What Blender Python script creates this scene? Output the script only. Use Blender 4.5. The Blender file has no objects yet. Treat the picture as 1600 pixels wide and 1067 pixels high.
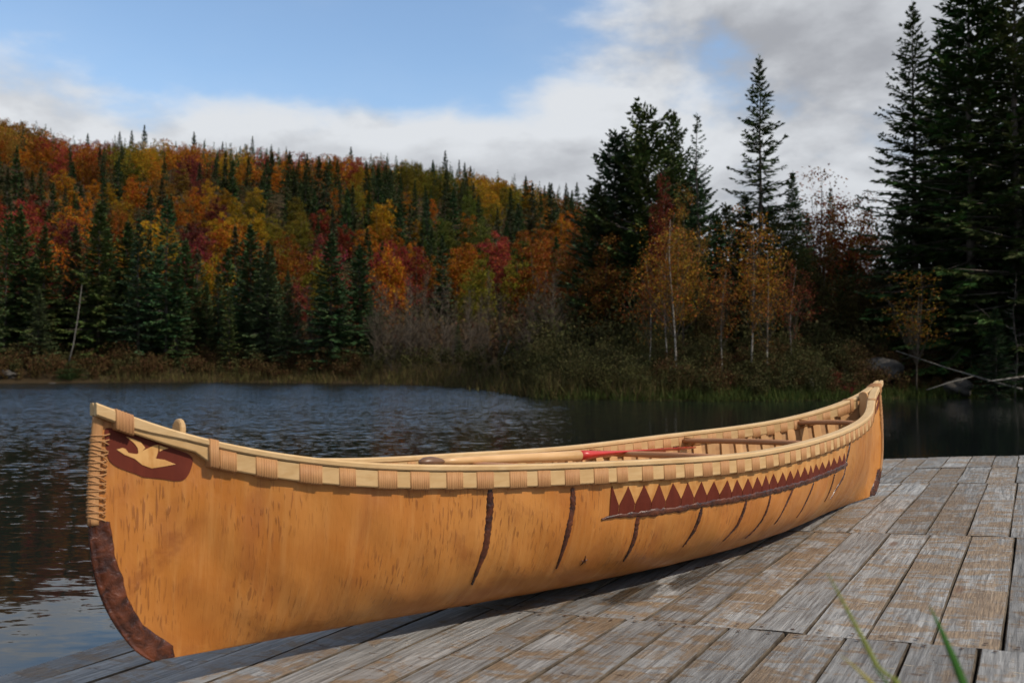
import bpy, bmesh, math, random
import numpy as np
from mathutils import Matrix, Vector

random.seed(7)
RNG = np.random.default_rng(7)
scene = bpy.context.scene
COL = scene.collection
rad = math.radians

# ------------------------------------------------------------------ camera
FPX = 1394.87                      # focal length in pixels of the 1600 px wide photograph
PITCH = math.atan(36.5 / FPX)
CAMZ = 1.05                        # eye height above the water (water is z = 0)
cam_d = bpy.data.cameras.new('camera')
cam = bpy.data.objects.new('camera', cam_d)
COL.objects.link(cam)
cam.location = (0, 0, CAMZ)
cam.rotation_euler = (math.pi / 2 + PITCH, 0, 0)
cam_d.sensor_width = 36.0
cam_d.lens = FPX / 1600 * 36.0
cam_d.clip_start = 0.05
cam_d.clip_end = 6000
cam_d.dof.use_dof = True
cam_d.dof.focus_distance = 3.0
cam_d.dof.aperture_fstop = 4.8
scene.camera = cam

# ------------------------------------------------------------------ sun, sky, exposure
SUN_AZ = rad(118)                  # clockwise from +Y (view direction): right, a little behind the camera
SUN_EL = rad(46)
sun_d = bpy.data.lights.new('sun', 'SUN')
sun = bpy.data.objects.new('sun', sun_d)
COL.objects.link(sun)
sun_d.energy = 3.45
sun_d.angle = rad(0.6)
sun_d.color = (1.0, 0.90, 0.76)
sdir = Vector((math.sin(SUN_AZ) * math.cos(SUN_EL), math.cos(SUN_AZ) * math.cos(SUN_EL), math.sin(SUN_EL)))
sun.rotation_euler = sdir.to_track_quat('Z', 'Y').to_euler()
sun.location = (8, -6, 12)

scene.view_settings.view_transform = 'Standard'
scene.view_settings.look = 'None'
scene.view_settings.exposure = 0.2
scene.view_settings.gamma = 1.0
scene.view_settings.use_curve_mapping = False
scene.cycles.use_denoising = True
scene.cycles.max_bounces = 4
scene.cycles.use_adaptive_sampling = True
scene.cycles.adaptive_threshold = 0.02
scene.cycles.diffuse_bounces = 2
scene.cycles.glossy_bounces = 3
scene.cycles.transparent_max_bounces = 6


class NT:
    """small helper around a node tree"""
    def __init__(self, tree):
        self.t = tree
        self.n = tree.nodes
        self.l = tree.links

    def node(self, typ, **kw):
        nd = self.n.new(typ)
        for k, v in kw.items():
            if k.startswith('i_'):
                nd.inputs[k[2:].replace('_', ' ')].default_value = v
            else:
                setattr(nd, k, v)
        return nd

    def put(self, sock, v):
        if isinstance(v, bpy.types.NodeSocket):
            self.l.new(v, sock)
        elif isinstance(v, bpy.types.Node):
            self.l.new(v.outputs[0], sock)
        elif v is not None:
            sock.default_value = v

    def math(self, op, a, b=None, c=None, clamp=False):
        nd = self.n.new('ShaderNodeMath')
        nd.operation = op
        nd.use_clamp = clamp
        self.put(nd.inputs[0], a)
        if b is not None:
            self.put(nd.inputs[1], b)
        if c is not None:
            self.put(nd.inputs[2], c)
        return nd.outputs[0]

    def noise(self, vec, scale, detail=4.0, rough=0.55, dist=0.0, dims='3D', out='Fac'):
        nd = self.n.new('ShaderNodeTexNoise')
        nd.noise_dimensions = dims
        self.put(nd.inputs['Vector'], vec)
        nd.inputs['Scale'].default_value = scale
        nd.inputs['Detail'].default_value = detail
        nd.inputs['Roughness'].default_value = rough
        nd.inputs['Distortion'].default_value = dist
        return nd.outputs[out]

    def map(self, vec, scale=(1, 1, 1), loc=(0, 0, 0), rot=(0, 0, 0)):
        nd = self.n.new('ShaderNodeMapping')
        self.put(nd.inputs['Vector'], vec)
        self.put(nd.inputs['Scale'], scale)
        self.put(nd.inputs['Location'], loc)
        self.put(nd.inputs['Rotation'], rot)
        return nd.outputs[0]

    def rng(self, v, a, b, c=0.0, d=1.0, smooth=True):
        nd = self.n.new('ShaderNodeMapRange')
        nd.interpolation_type = 'SMOOTHSTEP' if smooth else 'LINEAR'
        nd.clamp = True
        self.put(nd.inputs[0], v)
        for i, x in enumerate((a, b, c, d)):
            self.put(nd.inputs[1 + i], x)
        return nd.outputs[0]

    def mix(self, f, a, b, blend='MIX'):
        nd = self.n.new('ShaderNodeMix')
        nd.data_type = 'RGBA'
        nd.blend_type = blend
        self.put(nd.inputs['Factor'], f)
        self.put(nd.inputs[6], a if not isinstance(a, tuple) else (*a[:3], 1))
        self.put(nd.inputs[7], b if not isinstance(b, tuple) else (*b[:3], 1))
        return nd.outputs[2]

    def bump(self, h, strength=0.3, dist=0.01, normal=None):
        nd = self.n.new('ShaderNodeBump')
        self.put(nd.inputs['Height'], h)
        self.put(nd.inputs['Strength'], strength)
        nd.inputs['Distance'].default_value = dist
        if normal is not None:
            self.put(nd.inputs['Normal'], normal)
        return nd.outputs[0]


world = bpy.data.worlds.new('World')
scene.world = world
world.use_nodes = True
W = NT(world.node_tree)
W.n.clear()
sky = W.node('ShaderNodeTexSky', sky_type='NISHITA', sun_disc=False)
sky.sun_elevation = SUN_EL
sky.sun_rotation = SUN_AZ
sky.altitude = 400
sky.air_density = 1.25
sky.dust_density = 0.3
sky.ozone_density = 2.6
tc = W.node('ShaderNodeTexCoord')
sep = W.node('ShaderNodeSeparateXYZ')
W.l.new(tc.outputs['Generated'], sep.inputs[0])
az = W.math('ARCTAN2', sep.outputs[0], sep.outputs[1])
el = W.math('ARCSINE', sep.outputs[2])
# clouds on a gently flattened dome
cv = W.map(tc.outputs['Generated'], scale=(1.0, 1.0, 2.1))
cv_up = W.map(tc.outputs['Generated'], scale=(1.0, 1.0, 2.1), loc=(0.02, -0.02, 0.085))


def clouds(v):
    a = W.noise(v, 3.0, 7, 0.54, 0.2)
    b = W.noise(W.map(v, loc=(4.2, 1.3, 7.7)), 8.0, 6, 0.56, 0.15)
    return W.math('ADD', W.math('MULTIPLY', W.math('SUBTRACT', a, 0.5), 3.4), W.math('MULTIPLY', W.math('SUBTRACT', b, 0.5), 1.3))


bank = W.rng(W.math('SUBTRACT', 0.262, W.math('MULTIPLY_ADD', az, 0.05, el)), -0.07, 0.07, -1.0, 1.0)
right = W.rng(az, -0.12, 0.16, -1.0, 0.8)
bias = W.math('MAXIMUM', bank, right)
front = W.rng(sep.outputs[1], 0.45, 0.85, 0.0, 1.0)
bias = W.math('MULTIPLY_ADD', front, W.math('SUBTRACT', bias, 0.25), 0.25)
d0 = clouds(cv)
d1 = clouds(cv_up)
dens = W.math('ADD', d0, W.math('MULTIPLY', bias, 0.85))
cov = W.math('ADD', W.math('MULTIPLY', W.rng(dens, -0.30, 0.45), 0.9), W.math('MULTIPLY', W.rng(dens, -1.1, 0.6), 0.1))
# cloud tops catch the sun, thick bellies are grey
belly = W.math('ADD', W.rng(W.math('SUBTRACT', d1, d0), -0.55, 0.65, 0.0, 0.75), W.math('ADD', W.rng(dens, 0.5, 1.8, -0.15, 0.36), W.math('ADD', W.rng(az, 0.02, 0.24, 0.0, 0.17), W.rng(az, -0.45, -0.15, -0.22, 0.0))), clamp=True)
ccol = W.mix(belly, (0.80, 0.83, 0.87), (0.30, 0.312, 0.35))
bg_sky = W.node('ShaderNodeBackground')
W.l.new(sky.outputs[0], bg_sky.inputs['Color'])
bg_sky.inputs['Strength'].default_value = 0.15
bg_cl = W.node('ShaderNodeBackground')
W.l.new(ccol, bg_cl.inputs['Color'])
bg_cl.inputs['Strength'].default_value = 0.80
mixs = W.node('ShaderNodeMixShader')
W.l.new(cov, mixs.inputs[0])
W.l.new(bg_sky.outputs[0], mixs.inputs[1])
W.l.new(bg_cl.outputs[0], mixs.inputs[2])
wo = W.node('ShaderNodeOutputWorld')
W.l.new(mixs.outputs[0], wo.inputs['Surface'])

# ------------------------------------------------------------------ generic builders


def tag(o, label=None, cat=None, group=None, kind=None):
    if label:
        o['label'] = label
    if cat:
        o['category'] = cat
    if group:
        o['group'] = group
    if kind:
        o['kind'] = kind
    return o


def link(name, data, parent=None, mat=None, mw=None):
    o = bpy.data.objects.new(name, data)
    COL.objects.link(o)
    if parent is not None:
        o.parent = parent
    if mat is not None and data is not None:
        if len(data.materials) == 0:
            data.materials.append(mat)
    if mw is not None:
        o.matrix_world = mw
    return o


def mesh_from(name, V, F, smooth=False):
    me = bpy.data.meshes.new(name)
    me.from_pydata([tuple(map(float, v)) for v in V], [], F)
    me.update()
    if smooth:
        me.polygons.foreach_set('use_smooth', [True] * len(me.polygons))
    return me


def mesh_fast(name, V, F, smooth=False):
    """V (n,3) array, F (m,k) int array with constant k"""
    V = np.asarray(V, np.float32)
    F = np.asarray(F, np.int32)
    me = bpy.data.meshes.new(name)
    me.vertices.add(len(V))
    me.vertices.foreach_set('co', V.ravel())
    k = F.shape[1]
    me.loops.add(F.size)
    me.loops.foreach_set('vertex_index', F.ravel())
    me.polygons.add(len(F))
    me.polygons.foreach_set('loop_start', np.arange(0, F.size, k, dtype=np.int32))
    me.polygons.foreach_set('loop_total', np.full(len(F), k, dtype=np.int32))
    if smooth:
        me.polygons.foreach_set('use_smooth', np.ones(len(F), dtype=bool))
    me.update(calc_edges=True)
    return me


class MB:
    """collects polygons into one mesh"""
    def __init__(self):
        self.V = []
        self.F = []

    def add(self, V, F):
        b = len(self.V)
        self.V += [tuple(v) for v in V]
        self.F += [tuple(i + b for i in f) for f in F]

    def tube(self, P, R, n=8, cap=True, flat=1.0):
        P = [Vector(p) for p in P]
        if not hasattr(R, '__len__'):
            R = [R] * len(P)
        V, F = [], []
        up = Vector((0, 0, 1))
        prev = None
        for i, p in enumerate(P):
            d = (P[min(i + 1, len(P) - 1)] - P[max(i - 1, 0)])
            if d.length < 1e-9:
                d = Vector((0, 0, 1))
            d.normalize()
            if prev is None:
                a = d.cross(up)
                if a.length < 1e-3:
                    a = d.cross(Vector((1, 0, 0)))
            else:
                a = prev - d * prev.dot(d)
                if a.length < 1e-6:
                    a = d.cross(up)
            a.normalize()
            prev = a
            b = d.cross(a)
            for k in range(n):
                th = 2 * math.pi * k / n
                V.append(p + (a * math.cos(th) + b * math.sin(th) * flat) * R[i])
        for i in range(len(P) - 1):
            for k in range(n):
                F.append((i * n + k, i * n + (k + 1) % n, (i + 1) * n + (k + 1) % n, (i + 1) * n + k))
        if cap:
            F.append(tuple(range(n - 1, -1, -1)))
            F.append(tuple((len(P) - 1) * n + k for k in range(n)))
        self.add(V, F)

    def box(self, c, s, rot=None):
        c = Vector(c)
        V = []
        for z in (-.5, .5):
            for x, y in ((-.5, -.5), (.5, -.5), (.5, .5), (-.5, .5)):
                v = Vector((x * s[0], y * s[1], z * s[2]))
                if rot is not None:
                    v = rot @ v
                V.append(c + v)
        self.add(V, [(3, 2, 1, 0), (4, 5, 6, 7), (0, 1, 5, 4), (1, 2, 6, 5), (2, 3, 7, 6), (3, 0, 4, 7)])

    def mesh(self, name, smooth=False):
        return mesh_from(name, self.V, self.F, smooth)

    def build(self, name, mat, parent=None, smooth=False):
        return link(name, self.mesh(name, smooth), parent, mat)


def rings(name, R, closed=True, caps=True, smooth=True):
    """list of rings (k,n,3) -> mesh"""
    R = np.asarray(R, float)
    k, n, _ = R.shape
    V = R.reshape(-1, 3)
    F = []
    for i in range(k - 1):
        for j in range(n if closed else n - 1):
            F.append((i * n + j, i * n + (j + 1) % n, (i + 1) * n + (j + 1) % n, (i + 1) * n + j))
    if caps and closed:
        F.append(tuple(range(n - 1, -1, -1)))
        F.append(tuple((k - 1) * n + j for j in range(n)))
    return mesh_from(name, V, F, smooth)


def material(name, rough=0.7, spec=0.3):
    m = bpy.data.materials.new(name)
    m.use_nodes = True
    t = NT(m.node_tree)
    b = t.n['Principled BSDF']
    b.inputs['Roughness'].default_value = rough
    b.inputs['Specular IOR Level'].default_value = spec
    t.b = b
    t.m = m
    return t


def tcoord(t, which='Object'):
    nd = t.n.new('ShaderNodeTexCoord')
    return nd.outputs[which]


def obj_random(t):
    return t.n.new('ShaderNodeObjectInfo').outputs['Random']


def randvec(t, k=17.0):
    nd = t.n.new('ShaderNodeCombineXYZ')
    r = obj_random(t)
    t.put(nd.inputs[0], t.math('MULTIPLY', r, k))
    t.put(nd.inputs[1], t.math('MULTIPLY', r, k * 1.7))
    t.put(nd.inputs[2], t.math('MULTIPLY', r, k * 0.6))
    return nd.outputs[0]


def vadd(t, a, b):
    nd = t.n.new('ShaderNodeVectorMath')
    nd.operation = 'ADD'
    t.put(nd.inputs[0], a)
    t.put(nd.inputs[1], b)
    return nd.outputs[0]


# ------------------------------------------------------------------ materials
M = {}


def mat_wood(name, c1, c2, grain=(6, 60, 60), rough=0.6, bump=0.15, spec=0.3):
    t = material(name, rough, spec)
    co = vadd(t, tcoord(t), randvec(t))
    n1 = t.noise(t.map(co, scale=grain), 1.0, 5, 0.6, 0.6)
    n2 = t.noise(co, 9.0, 3, 0.5)
    f = t.math('ADD', t.math('MULTIPLY', n1, 0.7), t.math('MULTIPLY', n2, 0.5))
    c = t.mix(t.rng(f, 0.35, 0.85), c1, c2)
    r = t.math('MULTIPLY_ADD', obj_random(t), 0.3, 0.85)
    c = t.mix(1.0, c, t.node('ShaderNodeCombineColor').outputs[0], 'MULTIPLY') if False else c
    hsv = t.node('ShaderNodeHueSaturation')
    t.put(hsv.inputs['Color'], c)
    t.put(hsv.inputs['Value'], r)
    t.put(t.b.inputs['Base Color'], hsv.outputs[0])
    t.put(t.b.inputs['Normal'], t.bump(n1, bump, 0.003))
    M[name] = t.m


mat_wood('cedar', (0.54, 0.36, 0.175), (0.44, 0.265, 0.11), (5, 70, 70), 0.55)
mat_wood('cedar_cap', (0.56, 0.39, 0.205), (0.46, 0.29, 0.13), (4, 80, 80), 0.5)
mat_wood('cedar_rib', (0.56, 0.34, 0.16), (0.45, 0.24, 0.10), (30, 30, 5), 0.55)
mat_wood('thwart_wood', (0.36, 0.17, 0.075), (0.28, 0.12, 0.05), (40, 6, 40), 0.5)
mat_wood('sheathing', (0.46, 0.27, 0.13), (0.34, 0.18, 0.08), (5, 40, 40), 0.6)
mat_wood('paddle_wood', (0.55, 0.34, 0.16), (0.44, 0.25, 0.10), (6, 60, 60), 0.35, 0.08, 0.5)
mat_wood('grip_wood', (0.17, 0.085, 0.04), (0.12, 0.055, 0.025), (10, 40, 40), 0.4, 0.05, 0.5)
mat_wood('joist_wood', (0.13, 0.12, 0.11), (0.08, 0.07, 0.06), (5, 60, 60), 0.85)

# root lashing: fine parallel strands
t = material('root', 0.6, 0.25)
co = tcoord(t)
n1 = t.noise(t.map(vadd(t, co, randvec(t)), scale=(260, 18, 18)), 1.0, 3, 0.5)
n2 = t.noise(vadd(t, co, randvec(t)), 14.0, 3, 0.5)
c = t.mix(n1, (0.30, 0.137, 0.050), (0.46, 0.25, 0.108))
c = t.mix(t.rng(n2, 0.4, 0.75, 0, 0.5), c, (0.30, 0.13, 0.055))
t.put(t.b.inputs['Base Color'], c)
t.put(t.b.inputs['Normal'], t.bump(n1, 0.5, 0.002))
M['root'] = t.m

# birch bark (winter bark, amber inner side out)
t = material('birch_bark', 0.5, 0.45)
uv = tcoord(t, 'UV')
big = t.noise(uv, 2.6, 4, 0.55, 0.4)
su_ = t.node('ShaderNodeSeparateXYZ')
t.put(su_.inputs[0], uv)
su0 = su_.outputs[0]
mid = t.noise(t.map(uv, scale=(9, 5, 1)), 1.0, 5, 0.6, 0.8)
streak = t.noise(t.map(uv, scale=(55, 4.5, 1)), 1.0, 3, 0.5, 0.3)
len1 = t.noise(t.map(uv, scale=(210, 24, 1), rot=(0, 0, rad(4))), 1.0, 1.5, 0.4)
len2 = t.noise(t.map(uv, scale=(150, 15, 1), loc=(31, 7, 0), rot=(0, 0, rad(-3))), 1.0, 1.5, 0.4)
zone = t.rng(t.noise(t.map(uv, loc=(3, 8, 0)), 4.2, 3, 0.5), 0.42, 0.62, 0.12, 1.0)
c = t.mix(t.rng(big, 0.3, 0.7), (0.50, 0.212, 0.044), (0.40, 0.138, 0.018))
c = t.mix(t.rng(mid, 0.45, 0.75, 0, 0.55), c, (0.265, 0.078, 0.012))
c = t.mix(t.rng(streak, 0.45, 0.75, 0, 0.40), c, (0.54, 0.255, 0.068))
lent = t.math('MULTIPLY', t.math('MAXIMUM', t.rng(len1, 0.60, 0.68), t.rng(len2, 0.62, 0.71)), zone)
c = t.mix(t.math('MULTIPLY', lent, 0.62), c, (0.185, 0.06, 0.014))
c = t.mix(t.rng(t.noise(t.map(uv, scale=(40, 40, 1)), 1.0, 2, 0.5), 0.76, 0.8, 0, 0.6), c, (0.16, 0.06, 0.02))
# separate sheets of bark differ in tone
vor = t.node('ShaderNodeTexVoronoi', voronoi_dimensions='1D')
t.put(vor.inputs['W'], t.math('ADD', su0, t.math('MULTIPLY', t.noise(uv, 2.0, 2, 0.5), 0.05)))
vor.inputs['Scale'].default_value = 1.15
vs2 = t.node('ShaderNodeSeparateColor')
t.put(vs2.inputs[0], vor.outputs['Color'])
hs = t.node('ShaderNodeHueSaturation')
t.put(hs.inputs['Color'], c)
t.put(hs.inputs['Value'], t.math('MULTIPLY_ADD', vs2.outputs[0], 0.20, 0.92))
t.put(hs.inputs['Hue'], t.math('MULTIPLY_ADD', vs2.outputs[1], 0.010, 0.4945))
c = hs.outputs[0]
# scar where a branch grew, near the bow
su = t.node('ShaderNodeSeparateXYZ')
t.put(su.inputs[0], uv)
fu, fv = t.math('ADD', su.outputs[0], 1.835), t.math('SUBTRACT', su.outputs[1], 0.285)
al = t.math('ADD', t.math('MULTIPLY', fu, 0.67), t.math('MULTIPLY', fv, 0.74))
ac = t.math('SUBTRACT', t.math('MULTIPLY', fv, 0.67), t.math('MULTIPLY', fu, 0.74))
ac = t.math('ADD', ac, t.math('MULTIPLY', t.math('SUBTRACT', t.noise(uv, 22, 4, 0.6), 0.5), 0.05))
dd_ = t.math('ADD', t.math('POWER', t.math('DIVIDE', t.math('ABSOLUTE', al), 0.115), 2.0), t.math('POWER', t.math('DIVIDE', t.math('ABSOLUTE', ac), 0.022), 2.0))
scar = t.math('MULTIPLY', t.math('MULTIPLY', t.rng(dd_, 0.1, 1.8, 1, 0), t.rng(t.noise(uv, 30, 4, 0.65), 0.35, 0.65, 0.3, 1)), 0.7)
c = t.mix(scar, c, (0.23, 0.066, 0.012))
t.put(t.b.inputs['Base Color'], c)
t.put(t.b.inputs['Roughness'], t.rng(mid, 0.3, 0.7, 0.34, 0.52))
hgt = t.math('ADD', t.math('MULTIPLY', lent, 0.5), t.math('MULTIPLY', mid, 1.0))
hgt = t.math('ADD', hgt, t.math('MULTIPLY', streak, 0.5))
puck = t.noise(t.map(uv, scale=(14, 9, 1)), 1.0, 3, 0.55, 0.5)
t.put(t.b.inputs['Normal'], t.bump(hgt, 0.4, 0.005, t.bump(puck, 0.2, 0.012)))
M['bark'] = t.m

# red winter-bark ornament
t = material('red_bark', 0.6, 0.15)
co = tcoord(t)
n = t.noise(t.map(co, scale=(60, 60, 12)), 1.0, 4, 0.6)
c = t.mix(n, (0.078, 0.014, 0.008), (0.14, 0.027, 0.013))
t.put(t.b.inputs['Base Color'], c)
t.put(t.b.inputs['Normal'], t.bump(n, 0.2, 0.002))
M['red_bark'] = t.m
t = material('gold_bark', 0.55, 0.25)
co = tcoord(t)
n = t.noise(t.map(co, scale=(30, 30, 12)), 1.0, 4, 0.6)
c = t.mix(t.rng(n, .35, .7), (0.52, 0.265, 0.085), (0.40, 0.165, 0.04))
t.put(t.b.inputs['Base Color'], c)
M['gold_bark'] = t.m

t = material('pale_bark', 0.55, 0.25)
n = t.noise(t.map(tcoord(t), scale=(40, 40, 14)), 1.0, 4, 0.6)
t.put(t.b.inputs['Base Color'], t.mix(t.rng(n, .35, .7), (0.60, 0.335, 0.12), (0.47, 0.22, 0.06)))
M['pale_bark'] = t.m

# spruce gum pitch
t = material('pitch', 0.25, 0.5)
co = tcoord(t)
n = t.noise(co, 38.0, 5, 0.6, 0.5)
n2 = t.noise(co, 12.0, 3, 0.5)
c = t.mix(t.rng(n, 0.35, 0.7), (0.026, 0.008, 0.005), (0.10, 0.026, 0.009))
c = t.mix(t.rng(n2, 0.5, 0.75, 0, 0.7), c, (0.15, 0.036, 0.010))
t.put(t.b.inputs['Base Color'], c)
t.put(t.b.inputs['Roughness'], t.rng(n2, 0.3, 0.7, 0.16, 0.45))
t.put(t.b.inputs['Normal'], t.bump(t.math('ADD', n, t.math('MULTIPLY', n2, 1.5)), 0.6, 0.008))
M['pitch'] = t.m

t = material('red_paint', 0.35, 0.5)
n = t.noise(tcoord(t), 30, 3, 0.5)
t.put(t.b.inputs['Base Color'], t.mix(n, (0.50, 0.03, 0.022), (0.42, 0.022, 0.018)))
M['red_paint'] = t.m

# weathered dock boards: grey with brown scuffs across the board, splinters and stains
t = material('weathered_board', 0.72, 0.35)
co = tcoord(t)
sp = t.node('ShaderNodeSeparateXYZ')
t.put(sp.inputs[0], co)
cor = vadd(t, co, randvec(t, 23.0))
grain = t.noise(t.map(cor, scale=(5, 85, 20)), 1.0, 6, 0.62, 0.7)
fine = t.noise(t.map(cor, scale=(14, 220, 20)), 1.0, 4, 0.6, 0.3)
patch = t.noise(t.map(cor, scale=(15, 6.5, 3), rot=(0, 0, rad(28))), 1.0, 7, 0.66, 0.7)
patch2 = t.noise(t.map(cor, scale=(3.2, 3.6, 3), loc=(5, 2, 1)), 1.0, 5, 0.6, 0.3)
scuff = t.noise(t.map(cor, scale=(62, 13, 8), rot=(0, 0, rad(24))), 1.0, 4, 0.62, 0.9)
scuff2 = t.noise(t.map(cor, scale=(48, 10, 8), loc=(9, 3, 1), rot=(0, 0, rad(20))), 1.0, 3, 0.6, 1.2)
rnd = obj_random(t)
rnd2 = t.math('FRACT', t.math('MULTIPLY', rnd, 91.7))
streaks = t.noise(t.map(cor, scale=(1.6, 46, 20)), 1.0, 4, 0.6, 0.4)
grey = t.mix(t.rng(grain, 0.3, 0.7), (0.095, 0.095, 0.094), (0.30, 0.298, 0.292))
c = t.mix(t.rng(patch2, 0.42, 0.66, 0, 0.6), grey, (0.15, 0.143, 0.136))
brown = t.mix(t.rng(fine, 0.3, 0.7), (0.095, 0.062, 0.036), (0.235, 0.165, 0.10))
bsel = t.math('ADD', patch, t.math('MULTIPLY', t.math('SUBTRACT', streaks, 0.5), 0.30))
bsel = t.math('ADD', bsel, t.math('MULTIPLY', t.math('SUBTRACT', rnd2, 0.5), 0.14))
bsel = t.math('ADD', bsel, t.math('MULTIPLY', t.math('SUBTRACT', patch2, 0.5), 0.40))
c = t.mix(t.rng(bsel, 0.475, 0.60, 0, 0.9), c, brown)
c = t.mix(t.rng(streaks, 0.60, 0.74, 0, 0.32), c, (0.33, 0.315, 0.295))
c = t.mix(t.rng(scuff, 0.63, 0.71, 0, 0.75), c, (0.43, 0.36, 0.27))
c = t.mix(t.rng(scuff2, 0.66, 0.72, 0, 0.75), c, (0.085, 0.044, 0.022))
c = t.mix(t.rng(fine, 0.66, 0.78, 0, 0.7), c, (0.045, 0.035, 0.028))
wave = t.node('ShaderNodeTexVoronoi')
t.put(wave.inputs['Vector'], t.map(cor, scale=(1.6, 5.0, 1)))
wave.inputs['Scale'].default_value = 1.0
knot = t.rng(wave.outputs['Distance'], 0.05, 0.11, 1, 0)
c = t.mix(t.math('MULTIPLY', knot, 0.7), c, (0.105, 0.055, 0.03))
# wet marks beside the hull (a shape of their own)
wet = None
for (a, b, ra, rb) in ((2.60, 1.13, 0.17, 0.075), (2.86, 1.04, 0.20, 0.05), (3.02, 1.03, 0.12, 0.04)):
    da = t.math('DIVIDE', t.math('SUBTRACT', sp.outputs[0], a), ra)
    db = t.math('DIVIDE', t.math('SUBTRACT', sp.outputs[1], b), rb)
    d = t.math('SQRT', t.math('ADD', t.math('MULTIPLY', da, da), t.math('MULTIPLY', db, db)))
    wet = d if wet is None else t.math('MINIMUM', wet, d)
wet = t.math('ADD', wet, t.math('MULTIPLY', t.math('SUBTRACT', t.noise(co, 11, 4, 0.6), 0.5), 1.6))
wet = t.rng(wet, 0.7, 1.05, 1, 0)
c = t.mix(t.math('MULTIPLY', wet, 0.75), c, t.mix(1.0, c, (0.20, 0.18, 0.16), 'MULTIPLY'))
hsv = t.node('ShaderNodeHueSaturation')
t.put(hsv.inputs['Color'], c)
t.put(hsv.inputs['Value'], t.math('MULTIPLY_ADD', obj_random(t), 0.5, 0.80))
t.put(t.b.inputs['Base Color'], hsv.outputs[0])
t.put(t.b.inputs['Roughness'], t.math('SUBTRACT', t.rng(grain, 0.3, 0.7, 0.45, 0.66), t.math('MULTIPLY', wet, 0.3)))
h = t.math('ADD', t.math('MULTIPLY', grain, 0.8), t.math('MULTIPLY', fine, 0.5))
h = t.math('ADD', h, t.math('MULTIPLY', t.rng(scuff, 0.6, 0.75), 0.8))
h = t.math('SUBTRACT', h, t.math('MULTIPLY', t.rng(scuff2, 0.66, 0.76), 1.0))
t.put(t.b.inputs['Normal'], t.bump(h, 0.7, 0.007))
M['board'] = t.m
# board edges: dark brown on the sides, chamfers and end faces
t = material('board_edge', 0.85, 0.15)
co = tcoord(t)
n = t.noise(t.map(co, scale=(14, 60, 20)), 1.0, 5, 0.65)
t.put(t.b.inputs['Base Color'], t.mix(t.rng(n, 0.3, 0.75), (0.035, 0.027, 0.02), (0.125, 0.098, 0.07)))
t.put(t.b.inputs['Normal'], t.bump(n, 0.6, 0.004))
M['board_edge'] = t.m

t = material('iron', 0.7, 0.4)
n = t.noise(tcoord(t), 300, 2, 0.5)
t.put(t.b.inputs['Base Color'], t.mix(n, (0.03, 0.02, 0.015), (0.09, 0.05, 0.03)))
M['iron'] = t.m


def mat_leaf(name, var=0.35, rough=0.7, trans=0.25, fixed=None, spec=0.06, attr=None):
    """leaf colour comes from the object's own colour, varied leaf by leaf"""
    t = material(name, rough, spec)
    oi = t.node('ShaderNodeObjectInfo')
    geo = t.node('ShaderNodeNewGeometry')
    hsv = t.node('ShaderNodeHueSaturation')
    base = oi.outputs['Color'] if fixed is None else None
    if attr:
        base = t.node('ShaderNodeAttribute', attribute_name=attr).outputs['Color']
    if fixed is None:
        t.put(hsv.inputs['Color'], base)
    else:
        t.put(hsv.inputs['Color'], t.mix(t.noise(tcoord(t), 0.55, 3, 0.6), fixed[0], fixed[1]))
    r = geo.outputs['Random Per Island']
    t.put(hsv.inputs['Value'], t.math('MULTIPLY_ADD', r, 2 * var, 1 - var))
    r2 = t.math('FRACT', t.math('MULTIPLY', r, 37.7))
    t.put(hsv.inputs['Hue'], t.math('MULTIPLY_ADD', r2, 0.075, 0.468))
    t.put(t.b.inputs['Base Color'], hsv.outputs[0])
    tr = t.node('ShaderNodeBsdfTranslucent')
    t.put(tr.inputs['Color'], hsv.outputs[0])
    mx = t.node('ShaderNodeMixShader')
    mx.inputs[0].default_value = trans
    out = t.n['Material Output']
    t.l.new(t.b.outputs[0], mx.inputs[1])
    t.l.new(tr.outputs[0], mx.inputs[2])
    t.l.new(mx.outputs[0], out.inputs['Surface'])
    M[name] = t.m


mat_leaf('leaf', 0.45, 0.55, 0.3)
mat_leaf('needle', 0.4, 0.6, 0.1)
mat_leaf('far_leaf', 0.45, 0.7, 0.2, attr='tree_colour')
mat_leaf('blade', 0.4, 0.5, 0.3)
mat_leaf('brush_red', 0.5, 0.7, 0.2, ((0.075, 0.032, 0.015), (0.055, 0.042, 0.016)))
mat_leaf('brush_olive', 0.5, 0.7, 0.2, ((0.062, 0.050, 0.020), (0.038, 0.042, 0.014)))
mat_leaf('sedge', 0.5, 0.7, 0.25, ((0.095, 0.068, 0.028), (0.055, 0.050, 0.018)))
mat_leaf('green_grass', 0.5, 0.6, 0.25, ((0.060, 0.070, 0.018), (0.040, 0.056, 0.014)))


def mat_bark(name, c1, c2, sc=(20, 20, 4), rough=0.85):
    t = material(name, rough, 0.2)
    n = t.noise(t.map(vadd(t, tcoord(t), randvec(t)), scale=sc), 1.0, 4, 0.6)
    t.put(t.b.inputs['Base Color'], t.mix(t.rng(n, 0.35, 0.68), c1, c2))
    t.put(t.b.inputs['Normal'], t.bump(n, 0.5, 0.02))
    M[name] = t.m


mat_bark('spruce_trunk', (0.055, 0.045, 0.038), (0.11, 0.09, 0.075))
mat_bark('grey_twig', (0.054, 0.042, 0.030), (0.092, 0.072, 0.052))
mat_bark('birch_trunk', (0.34, 0.31, 0.27), (0.08, 0.065, 0.052), (7, 7, 16))
mat_bark('dead_wood', (0.14, 0.13, 0.115), (0.07, 0.064, 0.057))

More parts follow.
